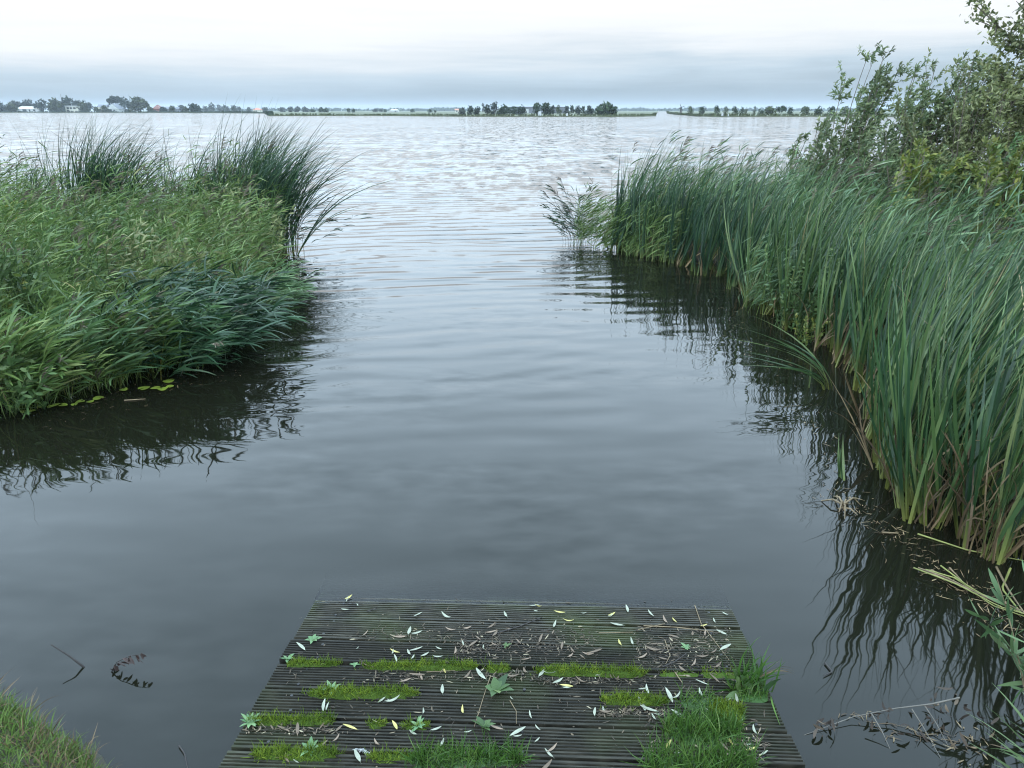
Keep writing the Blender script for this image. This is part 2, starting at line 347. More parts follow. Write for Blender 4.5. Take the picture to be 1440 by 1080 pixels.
def shore_fringe(name, label, idx, step, hgt, mat, depth):
    mb = MB()
    for i in range(*idx):
        a, b = np.array(sh[i]), np.array(sh[i + 1]); L = np.linalg.norm(b - a); k = max(3, int(L / step))
        u = rng.random(k); P = a + (b - a) * u[:, None]; P[:, 1] += rng.random(k) * depth + .2
        B = np.concatenate([P, np.full((k, 1), .1)], 1)
        hh = hgt * (.55 + .6 * vnoise(P, .07, 3)) * rng.uniform(.75, 1.1, k)
        d0 = nrm(np.stack([rng.normal(.15, .2, k), rng.normal(0, .2, k), np.ones(k)], 1))
        ribbons(mb, B, d0, np.tile(WIND * .3, (k, 1)), hh, np.full(k, step * 2.2), 2, prof='stem', q=np.tile([0, 1., 0], (k, 1)))
    return tag(mb.build(name, mat), label, 'reeds', kind='stuff')
shore_fringe('reed_fringe', 'low dark reed fringe along the left part of the far shore', (1, 5), .35, 1.6, M['far2'], 5)
shore_fringe('reed_fringe', 'green reed fringe along the front of the grassy low island', (5, 12), .16, .85, M['far1'], 7)
shore_fringe('reed_fringe', 'green reed fringe along the far shore to the right of the channel', (14, 22), .16, 1.1, M['far1'], 7)

# ------------------------------------------------------------------ far trees
def crown_mesh(mb, h, w, shape, nleaf, z0):
    """clumps of small leaf quads filling an uneven crown"""
    hc = h - z0
    nl = 12 if shape != 'cone' else 8
    cs, rs = [], []
    for k in range(nl):
        if shape == 'round':
            a = rng.random() * 6.28; u = rng.random() ** .6; f = rng.random()
            prof = math.sqrt(max(.05, 1 - (2 * f - .85) ** 2)) if f > .42 else 1.05
            cs.append((math.cos(a) * u * w * .32 * prof, math.sin(a) * u * w * .32, z0 + hc * (.06 + .76 * f))); rs.append(w * rng.uniform(.17, .27))
        elif shape == 'flat':
            a = rng.random() * 6.28; u = rng.random() ** .5
            cs.append((math.cos(a) * u * w * .36, math.sin(a) * u * w * .36, z0 + hc * (.55 + .3 * rng.random() - .2 * u))); rs.append(w * rng.uniform(.13, .2))
        else:
            f = k / (nl - 1)
            cs.append((rng.normal(0, .05) * w, rng.normal(0, .05) * w, z0 + hc * (.12 + .8 * f))); rs.append(w * (.46 * (1 - f) + .09))
    cs, rs = np.array(cs), np.array(rs)
    k = rng.choice(len(cs), nleaf, p=rs ** 2 / (rs ** 2).sum())
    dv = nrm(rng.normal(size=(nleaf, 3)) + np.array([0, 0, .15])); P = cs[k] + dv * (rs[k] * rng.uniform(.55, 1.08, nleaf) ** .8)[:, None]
    P[:, 2] = np.maximum(P[:, 2], z0 * .6)
    s = (w * .10) * rng.uniform(.6, 1.3, nleaf)
    ribbons(mb, P - 0, nrm(rng.normal(size=(nleaf, 3)) + np.array([.3, 0, 0])), np.zeros((nleaf, 3)), s * 1.2, s, 1, prof='stem', rnd=np.clip(rng.normal(.35 + .35 * dv[:, 2], .2, nleaf), 0, 1))  # leaf colour lighter on each clump's top, darker below: shading painted in, plus random tone

def far_tree(px, top, wpx, D, shape, mat, label, name='tree', group=None, nleaf=420, bush=False, lean=0.):
    x = far_x(px, D); h = far_z(top, D) - .3; w = wpx * D * .933 / FPX * 1.28
    t = thing(name, label, 'bush' if bush else 'tree', (x, D, .3), group)
    z0 = h * (.03 if bush else (.4 if shape == 'flat' else .06))
    mb = MB(); crown_mesh(mb, h, w, shape, nleaf, z0); mb.build('crown', M[mat], t)
    tb = MB(); r = max(.08, h * .02)
    tube(tb, [(0, 0, -.3), (.02 * h, 0, h * .3), (.01 * h, .02 * h, h * .62), (lean * h, 0, h * .85)], [r * 1.3, r, r * .65, r * .25], 6)
    for q in range(4):
        a = q * 1.7 + px; zz = h * (.35 + .1 * q)
        tube(tb, [(0.01 * h, 0, zz), (math.cos(a) * w * .14, math.sin(a) * w * .14, zz + h * .1), (math.cos(a) * w * .27, math.sin(a) * w * .27, zz + h * .17)], [r * .5, r * .35, r * .12], 4)
    tb.build('trunk', M['bark'], t)
    return t
GL = 'trees among the houses on the left far shore'
for px, top, wd, D, sh_, mt, lb in [
    (2, 145, 15, 720, 'round', 'far2', 'dark rounded tree at the left end of the far shore'),
    (17, 145, 15, 725, 'round', 'far1', 'low spreading tree between the shore end and the white bungalow'),
    (25, 142, 13, 760, 'round', 'far4', 'hazy round tree behind the left corner of the white bungalow'),
    (39, 140, 17, 755, 'round', 'far2', 'dark broad tree rising behind the white bungalow'),
    (50, 144, 9, 750, 'round', 'far2', 'small dark tree behind the right end of the white bungalow'),
    (59, 139.5, 15, 730, 'round', 'far2', 'dark oval tree beside the right end of the white bungalow'),
    (77, 138.5, 20, 715, 'round', 'far1', 'large olive green tree by the water left of the flat-roofed building'),
    (97, 138, 18, 760, 'round', 'far2', 'dark dome-shaped tree behind the flat-roofed cream building'),
    (115, 141.5, 17, 735, 'round', 'far2', 'dark broad tree just right of the flat-roofed building'),
    (118, 146, 13, 712, 'round', 'far1', 'low bush-like tree in front of the dark broad tree by the flat-roofed building'),
    (127, 145, 10, 745, 'round', 'far4', 'pale small tree left of the white gable house'),
    (137, 148, 9, 722, 'round', 'far1', 'small round tree beside the blue roofed annex of the white gable house'),
    (147, 149, 10, 712, 'round', 'far1', 'low tree in front of the white gable house'),
    (162, 135, 18, 755, 'flat', 'far2', 'tall umbrella-shaped pine behind the white gable house'),
    (177, 136, 14, 740, 'cone', 'far2', 'pointed conifer right of the white gable house'),
    (184, 144, 9, 735, 'round', 'far2', 'small dark tree at the foot of the pointed conifer'),
    (197.5, 139, 22, 715, 'round', 'far1', 'large round olive tree between the conifer and the red pyramid roof'),
    (212, 149, 9, 705, 'round', 'far1', 'small bushy tree touching the left side of the red pyramid roof'),
    (230, 151, 9, 695, 'round', 'far2', 'dark low tree right of the red pyramid roof'),
    (243, 149.5, 8, 700, 'round', 'far1', 'low tree at the right end of the long grey barn'),
    (254, 150, 13, 760, 'round', 'far4', 'pale low tree beyond the long grey barn'),
    (262, 150.5, 8, 690, 'round', 'far1', 'small tree just left of the dark twin-topped tree'),
    (274, 146, 15, 640, 'round', 'far2', 'dark twin-topped tree standing alone right of the barn'),
    ]:
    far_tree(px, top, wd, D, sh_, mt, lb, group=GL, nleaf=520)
GM = 'pale distant trees behind the middle of the far shore'
ordn = ['first', 'second', 'third', 'fourth', 'fifth', 'sixth', 'seventh', 'eighth', 'ninth', 'tenth', 'eleventh', 'twelfth', 'thirteenth', 'fourteenth', 'fifteenth', 'sixteenth', 'seventeenth', 'eighteenth', 'nineteenth', 'twentieth', 'twenty-first', 'twenty-second', 'twenty-third', 'twenty-fourth', 'twenty-fifth', 'twenty-sixth', 'twenty-seventh', 'twenty-eighth']
for k, (px, top, wd, D) in enumerate([(290, 150.5, 10, 950), (299, 147, 11, 980), (308, 145.5, 8, 1000), (317, 150, 12, 960), (330, 149.5, 10, 970), (337, 151, 7, 930), (350, 151, 7, 940), (372, 152, 11, 900), (397, 152.3, 9, 820), (408, 151.2, 9, 830), (419, 152, 10, 820), (429, 151.4, 10, 800), (440, 154, 7, 760), (452, 152.6, 9, 700), (459, 153.5, 8, 690), (490, 153, 6, 640), (497.5, 153, 6, 640), (527, 153, 7, 900), (535, 153.4, 6, 900), (541, 154, 5, 760), (580, 154, 6, 700), (605, 154, 7, 620), (612, 155, 4, 600)]):
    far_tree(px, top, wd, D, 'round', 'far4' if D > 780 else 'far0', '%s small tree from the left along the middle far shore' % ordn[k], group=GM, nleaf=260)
GI = 'trees on the low grassy island'
for k, (px, top, wd, D, mt, lb) in enumerate([
    (651, 153, 11, 330, 'far4', 'low grey bush at the left end of the island row'),
    (661.5, 150, 10, 322, 'far2', 'dark rounded tree opening the island row'),
    (671, 149.5, 10, 330, 'far2', 'dark tree below the pale poplar top'),
    (679, 144, 5, 700, 'far4', 'pale slim poplar top far behind the island trees'),
    (685, 148.5, 11, 325, 'far2', 'dark tree left of the tallest island tree'),
    (695.5, 142, 11, 335, 'far2', 'tallest dark tree on the island'),
    (706, 146.8, 14, 325, 'far0', 'broad dark tree right of the tallest island tree'),
    (712, 149, 8, 330, 'far2', 'narrow dark tree at the left end of the long grey building'),
    (722, 149.5, 11, 325, 'far0', 'rounded tree left of the white opening in the long grey building'),
    (733, 149.5, 12, 322, 'far2', 'round dark tree touching the white opening in the long grey building'),
    (754, 146, 13, 325, 'far0', 'bushy tree right of the white opening in the long grey building'),
    (768, 144.3, 16, 332, 'far0', 'large broad domed tree in the middle of the island'),
    (777, 147.5, 8, 326, 'far2', 'dark narrow tree against the right side of the domed island tree'),
    (785, 147, 8, 340, 'far3', 'brownish thin tree right of the domed island tree'),
    (797, 148.2, 8, 326, 'far2', 'dark tree just right of the grey building end'),
    (804, 148, 7, 330, 'far0', 'small rounded tree second right of the grey building end'),
    (812.5, 147.4, 9, 328, 'far2', 'dark rounded tree third right of the grey building end'),
    (820, 149.5, 7, 330, 'far0', 'low tree in the gap before the flat-topped dark tree'),
    (829, 148, 11, 328, 'far2', 'flat-topped dark tree in the right half of the island row'),
    (840, 150, 10, 325, 'far0', 'low tree beside the large bush at the right end of the island'),
    (852, 147, 11, 318, 'far2', 'dark tree standing over the large bush at the right end of the island'),
    ]):
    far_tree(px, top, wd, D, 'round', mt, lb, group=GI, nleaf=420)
far_tree(853, 151.3, 26, 285, 'round', 'far0', 'large rounded dark bush at the right end of the island', 'bush', None, 700, True)
GR = 'wind-bent bushes along the right far shore'
for k, (px, top, wd, D) in enumerate([(970, 148.8, 9, 345), (987.5, 149.8, 11, 320), (1007, 148.2, 9, 310), (1019.5, 149.6, 7, 310), (1033, 147.8, 9, 305), (1043, 150, 8, 310), (1048.5, 150.5, 5, 310), (1060, 148, 5, 312), (1070, 150.8, 8, 315), (1081, 149.6, 15, 305), (1098, 147.6, 13, 312), (1110, 150.5, 10, 315), (1131, 149.4, 14, 305), (1150, 150.5, 12, 305), (1168, 149.8, 11, 310), (1188, 150.5, 12, 305), (1206, 150, 10, 305), (1225, 151, 12, 305)]):
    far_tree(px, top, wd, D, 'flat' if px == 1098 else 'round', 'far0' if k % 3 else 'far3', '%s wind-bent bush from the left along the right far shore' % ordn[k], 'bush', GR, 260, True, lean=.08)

# far-off wood, one hazy mass
mb = MB()
for x0, x1, hb in ((860, 1010, 3.2), (1010, 1250, 2.2), (280, 480, 2.2), (480, 660, 1.8), (610, 650, 3.0)):
    D = 2100; k = 260
    px = rng.uniform(x0, x1, k); hh = (2 + hb * 2.0 * vnoise(np.stack([px, px * 0], 1), .11, 9)) * .872 * D / FPX * .62
    B = np.stack([far_x(px, D), np.full(k, D) + rng.uniform(-40, 40, k), np.full(k, .2)], 1)
    for f in (.35, .6, .85, 1.):
        P = B.copy(); P[:, 2] += hh * f * .8; P[:, 0] += rng.normal(0, 3, k); s = rng.uniform(3, 6, k)
        ribbons(mb, P, nrm(rng.normal(size=(k, 3))), np.zeros((k, 3)), s, s, 1, prof='stem')
    ribbons(mb, B, np.tile([0, 0, 1.], (k, 1)), np.zeros((k, 3)), hh * .8, np.full(k, 9.), 2, prof='stem', q=np.tile([0, 1., 0], (k, 1)))
tag(mb.build('distant_wood', M['far0']), 'hazy blue far-off wood on the horizon behind the shore', 'wood', kind='stuff')

# ------------------------------------------------------------------ far buildings, boats, posts
def box(x0, x1, y0, y1, z0, z1):
    return [(x0, y0, z0), (x1, y0, z0), (x1, y1, z0), (x0, y1, z0), (x0, y0, z1), (x1, y0, z1), (x1, y1, z1), (x0, y1, z1)], [(0, 3, 2, 1), (4, 5, 6, 7), (0, 1, 5, 4), (1, 2, 6, 5), (2, 3, 7, 6), (3, 0, 4, 7)]
def part_box(name, mat, par, *b):
    V, F = box(*b); return poly_obj(name, V, F, mat, par)
def gable(name, mat, par, x0, x1, y0, y1, z0, z1, along='x', hip=0., over=.4, base=True):
    """pitched roof with its underside closed"""
    x0 -= over; x1 += over; y0 -= over; y1 += over
    if along == 'x': R = [(x0 + hip, (y0 + y1) / 2, z1), (x1 - hip, (y0 + y1) / 2, z1)]
    else: R = [((x0 + x1) / 2, y0 + hip, z1), ((x0 + x1) / 2, y1 - hip, z1)]
    V = [(x0, y0, z0), (x1, y0, z0), (x1, y1, z0), (x0, y1, z0)] + R
    F = [(0, 1, 5, 4), (2, 3, 4, 5), (1, 2, 5), (3, 0, 4), (0, 3, 2, 1)] if along == 'x' else [(0, 1, 4), (1, 2, 5, 4), (2, 3, 5), (3, 0, 4, 5), (0, 3, 2, 1)]
    return poly_obj(name, V, F, mat, par)
def house(px0, px1, ytop, ywall, D, wall, roof, label, along='x', hip=0., wins=(), depth=8, cat='house', name='house', chimney=None):
    x0, x1 = far_x(px0, D), far_x(px1, D); cx = (x0 + x1) / 2; a = (x1 - x0) / 2
    t = thing(name, label, cat, (cx, D, .3)); zw = far_z(ywall, D) - .3; zt = far_z(ytop, D) - .3
    part_box('wall', M[wall], t, -a, a, 0, depth, -.4, zw)
    if along == 'flat': rf = part_box('roof', M[roof], t, -a - .4, a + .4, -.4, depth + .4, zw + .003, zt)
    else: rf = gable('roof', M[roof], t, -a, a, 0, depth, zw + .003, zt, along, hip)
    if along == 'y' and wall != roof:      # the gable wall under the roof
        V = [(-a, -.12, zw), (a, -.12, zw), (0, -.12, zt - .25), (-a, -.42, zw), (a, -.42, zw), (0, -.42, zt - .25)]
        poly_obj('gable_wall', V, [(3, 4, 5), (0, 2, 1), (0, 1, 4, 3), (1, 2, 5, 4), (2, 0, 3, 5)], M[wall], t)
    for wx0, wx1, wz0, wz1 in wins:
        w = part_box('window', M['glass'], t, -a + wx0 * 2 * a, -a + wx1 * 2 * a, -.48 if along == 'y' else -.06, .05, zw * wz0, zw * wz1)
    if chimney is not None:
        part_box('chimney', M['tile'], rf, chimney - .5, chimney + .5, depth * .4, depth * .55, zt - 2, zt + 1.1)
    return t
house(24, 55, 149.6, 153.0, 726, 'white', 'cream', 'long white bungalow with dark picture window under dark trees', 'x', 3, [(.27, .45, .15, .85), (.55, .62, .35, .8), (.75, .85, .35, .8)])
house(93, 110, 148.6, 149.6, 722, 'cream', 'white', 'cream flat-roofed two-storey building with dark windows', 'flat', 0, [(.12, .32, .55, .85), (.38, .58, .55, .85), (.1, .28, .12, .42), (.66, .86, .55, .85)])
house(152, 168, 145.5, 153.5, 722, 'white', 'slate', 'white house with steep gable end and tall dark window', 'y', 0, [(.14, .36, .1, 1.0), (.52, .64, .3, .8)], 10)
house(138, 150.5, 146.8, 150.5, 734, 'cream', 'slate', 'low annex with blue-grey roof behind the white gable house', 'x', 0, [(.2, .4, .3, .7)], 8)
house(215, 224.5, 147.2, 153.2, 720, 'tile', 'tile', 'red-brown farmhouse with pyramid roof on the left far shore', 'y', 4.6, [(.3, .5, .3, .7)], 11)
house(226, 252, 150, 152.8, 752, 'slate', 'slate', 'long low grey barn beside the red pyramid roof', 'x', 2, [(.5, .6, .1, .8)], 9)
house(356, 365.5, 151.6, 154.6, 790, 'cream', 'pink', 'small house with bright orange tiled roof on the middle far shore', 'x', 3, [(.4, .6, .3, .7)], 9)
house(548, 560, 153.8, 155.2, 800, 'white', 'cream', 'tiny white farm building on the middle far shore', 'x', 2, [(.6, .8, .2, .8)], 8)
house(640, 645.5, 153, 154.8, 640, 'cream', 'pink', 'tiny pale red roofed house left of the island trees', 'x', 0, [(.3, .6, .2, .8)], 6)
t = house(712, 797, 149.3, 150.6, 470, 'slate', 'slate', 'long grey hall behind the island trees with a white opening', 'x', 4, [], 12, 'hall', 'hall')
a = (far_x(797, 470) - far_x(712, 470)) / 2; zw = far_z(150.6, 470) - .3
part_box('door', M['white'], t, -a + .31 * 2 * a, -a + .37 * 2 * a, -.06, .05, .1, zw * .7)

def boat(px, D, L, label, cabin=True):
    t = thing('boat', label, 'boat', (far_x(px, D), D, 0))
    st = np.linspace(0, 1, 9); hw = .95 * np.sin(np.pi * (.28 + .72 * st)) ** .7
    V = []; 
    for s, h in zip(st, hw):
        x = (s - .5) * L
        V += [(x, -max(h, .03), .85 + .35 * s * s), (x, -max(h, .03) * .6, -.2), (x, max(h, .03) * .6, -.2), (x, max(h, .03), .85 + .35 * s * s)]
    F = [(4 * k + j, 4 * k + j + 1, 4 * k + j + 5, 4 * k + j + 4) for k in range(8) for j in range(3)] + [(4 * k + 3, 4 * k, 4 * k + 4, 4 * k + 7) for k in range(8)] + [(0, 3, 2, 1)]
    poly_obj('hull', V, F, M['white'], t)
    if cabin:
        c = gable('cabin', M['white'], t, -L * .22, L * .2, -.7, .7, .9, 1.9, 'x', .4, 0)
        part_box('window', M['glass'], t, -L * .12, L * .08, -.62, -.5, 1.1, 1.45)
boat(65, 694, 7.5, 'white cabin boat moored below the dark oval tree on the left shore')
boat(86, 692, 5.5, 'small white boat moored left of the flat-roofed building', False)
boat(130, 694, 6.5, 'white cabin boat moored between the flat-roofed building and gable house')
boat(190, 692, 5, 'small pale boat moored below the large round olive tree', False)
def post(name, label, cat, px, ytop, D, r, mat, base_z=-.3, cap=True, group=None):
    zt = far_z(ytop, D); t = thing(name, label, cat, (far_x(px, D), D, 0), group)
    mb = MB(); tube(mb, [(0, 0, base_z), (0, 0, zt * .6), (.02, 0, zt)], [r, r * .85, r * .6], 8); mb.build('mast' if cat == 'mast' else 'post', M[mat], t)
    if cap:
        mb = MB(); tube(mb, [(0, 0, zt), (0, 0, zt + r * .3), (0, 0, zt + r * .7)], [r * 1.4, r * 1.5, r * .1], 8); mb.build('cap', M[mat], t)
    return t
post('flagpole', 'thin tall mast above the dark dome-shaped tree', 'mast', 90.5, 132.5, 716, .16, 'pole')
post('flagpole', 'thin tall mast right of the pointed conifer', 'mast', 185.5, 133.5, 712, .16, 'pole')
post('flagpole', 'short thin mast over the flat-roofed cream building', 'mast', 102.5, 142, 716, .13, 'white')
def marker(px, ytop, D, w, label):
    z1 = far_z(ytop, D); t = thing('water_marker', label, 'marker', (far_x(px, D), D, 0), 'white markers in front of the far shore')
    mb = MB(); tube(mb, [(0, 0, -.3), (0, 0, z1 * .5)], [.07, .07], 8); mb.build('post', M['pole'], t)
    V, F = box(-w, w, -.05, .05, z1 * .25, z1); V = [(x * (1 if z < z1 * .9 else .75), y, z) for x, y, z in V]
    poly_obj('board', V, F, M['white'], t)
marker(759, 156.6, 256, .55, 'large white marker board in front of the domed island tree')
marker(797.5, 159.3, 256, .35, 'small white marker board near the island shore right of the large one')
marker(1015.5, 158.2, 250, .33, 'tall narrow white marker board off the right far shore')
marker(1024, 160.2, 250, .22, 'short white marker board beside the tall narrow one')
# small drainage mill beside the channel
t = thing('drainage_mill', 'small dark post mill with four vanes beside the far channel', 'mill', (far_x(957, 400), 400, .3))
mb = MB(); zt = far_z(151.5, 400) - .3
tube(mb, [(0, 0, -.3), (0, 0, zt * .7), (0, 0, zt)], [.75, .45, .3], 8); mb.build('tower', M['pole'], t)
gable('cap', M['pole'], t, -.45, .45, -.5, .5, zt, zt + .6, 'y', 0, .1)
for q in range(4):
    an = q * math.pi / 2 + .45; c, s = math.cos(an), math.sin(an)
    V, F = box(.1, 1.7, -.03, .03, -.14, .14); V = [(x * c - z * s, y - .75, x * s + z * c + zt + .1) for x, y, z in V]; poly_obj('vane', V, F, M['pole'], t)
part_box('door', M['bark'], t, -.25, .25, -.78, -.6, .0, 1.4)

# ------------------------------------------------------------------ plants
def at_land(P, poly, z=-.02):
    P = P.copy(); P[:, 2] = z; return P
def cattails(mb, P, Lr, bend, per=(6, 9), w=.013, S=8, tilt=.10, wind=WIND, azs=.45, rlo=0., rhi=1., spread=.022, hs=None, p=1.9, lean=.16):
    n = rng.integers(per[0], per[1] + 1, len(P)); I = np.repeat(np.arange(len(P)), n); N = len(I)
    shoot = rng.normal(0, tilt, (len(P), 2)) + np.array([lean * wind[0], 0]) * (.3 + 1.4 * vnoise(P + np.array([3., 1, 0]), 1.6, 44))[:, None]
    fan = rng.uniform(-1, 1, N); faz = rng.uniform(0, math.pi, len(P))[I]
    B = P[I].copy(); B[:, 0] += np.cos(faz) * fan * spread; B[:, 1] += np.sin(faz) * fan * spread
    d0 = nrm(np.stack([shoot[I, 0] + np.cos(faz) * fan * .13, shoot[I, 1] + np.sin(faz) * fan * .13, np.ones(N)], 1))
    L = rng.uniform(Lr[0], Lr[1], N) * (1 - .18 * np.abs(fan))
    if hs is not None: L = L * hs[I]
    az = rng.normal(0, azs, N); wd = np.stack([wind[0] * np.cos(az) - wind[1] * np.sin(az), wind[0] * np.sin(az) + wind[1] * np.cos(az), np.zeros(N)], 1)
    bd = wd * (rng.uniform(bend[0], bend[1], N) * (.6 + .8 * rng.random(len(P))[I]))[:, None]; bd[:, 2] -= rng.uniform(0, .5, N) * bend[1] * .5
    r = rlo + (rhi - rlo) * np.clip(rng.random(N) * .8 + rng.random(len(P))[I] * .2, 0, 1)
    q = nrm(np.stack([np.cos(faz), np.sin(faz), rng.normal(0, .15, N)], 1) + rng.normal(0, .45, (N, 3)))
    return ribbons(mb, B, d0, bd, L, w * rng.uniform(.75, 1.25, N), S, p, 'blade', r, q, twist=.9)
def reeds(ms, ml, mp, P, Lr, bend, nl=(8, 12), leafL=(.18, .34), w=.016, plume=.15, tilt=.14, hs=None, wind=WIND, stem_w=.005, tlo=.22, droop=.5, S=4, aspread=1.1):
    """common reed: bending stem, wind-swept alternate leaves, some with a feathery plume"""
    N = len(P); d0 = nrm(np.concatenate([rng.normal(0, tilt, (N, 2)) + wind[None, :2] * .08, np.ones((N, 1))], 1))
    az = rng.normal(0, .5, N); wd = np.stack([np.cos(az), np.sin(az), np.zeros(N)], 1) * np.linalg.norm(wind)
    if wind[0] < 0: wd = -wd
    bd = wd * rng.uniform(bend[0], bend[1], N)[:, None]
    L = rng.uniform(Lr[0], Lr[1], N)
    if hs is not None: L = L * hs
    C, D = ribbons(ms, P, d0, bd, L, np.full(N, stem_w), 8, 1.5, 'stem')
    n = rng.integers(nl[0], nl[1] + 1, N); I = np.repeat(np.arange(N), n); k = len(I)
    tt = rng.uniform(tlo, .98, k); f = tt * 8; i0 = np.minimum(f.astype(int), 7); fr = (f - i0)[:, None]
    B = C[I, i0] * (1 - fr) + C[I, i0 + 1] * fr; sd = D[I, i0]
    a2 = rng.normal(0, aspread, k); wv = np.stack([np.cos(a2), np.sin(a2), rng.normal(.1, .25, k)], 1)
    if wind[0] < 0: wv[:, 0] *= -1
    ld = nrm(sd * .75 + wv * .9)
    lb = wd[I] * .5 + np.array([0, 0, -1.]) * rng.uniform(.1, 1, k)[:, None] * droop
    lr = np.clip(rng.random(N)[I] * .45 + rng.random(k) * .55, 0, 1)
    ribbons(ml, B, ld, lb, rng.uniform(leafL[0], leafL[1], k) * (1 - .25 * (tt - .5)), w * rng.uniform(.7, 1.2, k), S, 1.3, 'leaf', lr, twist=.9)
    if mp is not None and plume > 0:
        J = np.where(rng.random(N) < plume)[0]; m_ = 16
        for J in ([np.array([j]) for j in J] if isinstance(mp, list) else [J] if len(J) else []):
            mq = mp
            if isinstance(mp, list): mq = MB(); mp.append(mq)
            I = np.repeat(J, m_); k = len(I); f = rng.uniform(0, 1, k); B = C[I, 8] - D[I, 8] * (f * .16)[:, None]
            ld = nrm(D[I, 8] + wd[I] * .5 + rng.normal(0, .35, (k, 3))); lb = wd[I] * .7 + np.array([0, 0, -.5])
            ribbons(mq, B, ld, lb, rng.uniform(.05, .12, k), np.full(k, .008), 3, 1.2, 'leaf', np.clip(rng.random(len(J)).repeat(m_) * .6 + rng.random(k) * .4, 0, 1))
def grass(mb, P, Lr, bend, w=.005, S=5, tilt=.25, hs=None, wind=WIND, azs=.6, p=1.4):
    N = len(P); az = rng.normal(0, azs, N); wd = np.stack([np.cos(az) * wind[0], np.sin(az) * abs(wind[0]), np.zeros(N)], 1)
    L = rng.uniform(Lr[0], Lr[1], N)
    if hs is not None: L = L * hs
    bd = wd * rng.uniform(bend[0], bend[1], N)[:, None]; bd[:, 2] -= rng.uniform(0, .6, N) * bend[1]
    ribbons(mb, P, nrm(np.concatenate([rng.normal(0, tilt, (N, 2)), np.ones((N, 1))], 1)), bd, L, w * rng.uniform(.6, 1.3, N), S, p, 'blade', np.clip(vnoise(P, 1.3, 8) * .5 + rng.random(N) * .55, 0, 1))

# ---- left bank: the meadow of wind-swept reed and grass
LM = [(-5.2, 4.25), (-4.3, 4.4), (-3.64, 4.75), (-3.45, 4.98), (-3.2, 5.22), (-2.95, 5.55), (-2.85, 6.0), (-2.8, 6.6), (-2.7, 7.0), (-2.8, 7.7), (-3.1, 9.0), (-3.5, 10.3), (-4.0, 11.3), (-4.7, 12.2), (-6, 12.5), (-9.8, 12.5), (-9.8, 8), (-6.5, 4.25)]
def meadow_h(P):
    back = np.clip((P[:, 1] - 7.2) / 3., 0, 1)
    front = np.clip(.42 + .36 * edge_dist(P, LM), .42, 1)
    return (.55 + .8 * vnoise(P, 1.2, 21)) * (front * (1 - back) + 1.18 * back) * np.clip(.55 + .6 * (P[:, 0] * -1 - 2.6), .55, 1)
P = scatter(LM, 3400); hs = meadow_h(P)
ms, ml, mp = MB(), MB(), MB()
reeds(ms, ml, mp, P, (.8, 1.3), (.05, .95), (9, 13), (.12, .27), .012, .13, .26, hs=hs, tlo=.08, aspread=1.5, droop=.9)
r = thing('reed_bed', 'wide bed of light green wind-swept reed covering the left bank', 'reeds', (-5, 8, 0)); r['kind'] = 'stuff'
ml.build('foliage', M['reed'], r); ms.build('stem', M['reed'], r); mp.build('plume', M['plume'], r)
for o in r.children: o.location = (5, -8, 0); o['kind'] = 'stuff'
LB = [(-3.9, 10.5), (-3.8, 11.2), (-4.6, 12.1), (-9.5, 12.4), (-9.5, 11.2), (-6.5, 10.8)]
P = scatter(LB, 80); ms, ml, mp = MB(), MB(), MB()
reeds(ms, ml, mp, P, (.8, 1.5), (.3, 1.3), (8, 12), (.14, .28), .012, .3, .2)
r = thing('reed_bed', 'taller dull green plumed reeds along the back edge of the left bank', 'reeds', (-6, 11.5, 0)); r['kind'] = 'stuff'
ml.build('foliage', M['reed_blue'], r); ms.build('stem', M['reed'], r); mp.build('plume', M['plume'], r)
for o in r.children: o.location = (6, -11.5, 0); o['kind'] = 'stuff'
P = scatter(LM, 17000); nz_ = vnoise(P, .7, 33); P = P[nz_ + rng.random(len(P)) * .5 > .55]
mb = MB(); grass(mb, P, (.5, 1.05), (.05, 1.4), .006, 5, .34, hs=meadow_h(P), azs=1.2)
tag(mb.build('grass', M['grass']), 'bright fine grass growing through the reed of the left bank', 'grass', kind='stuff')
mb = MB(); P = scatter(LM, 4200); P = P[vnoise(P, 1.0, 51) + .35 * rng.random(len(P)) > .68]; grass(mb, P, (.45, 1.0), (.3, 1.8), .0055, 5, .45, azs=1.2)
tag(mb.build('dry_grass', M['dry']), 'brown dead blades mixed into the reed of the left bank', 'dead grass', kind='stuff')

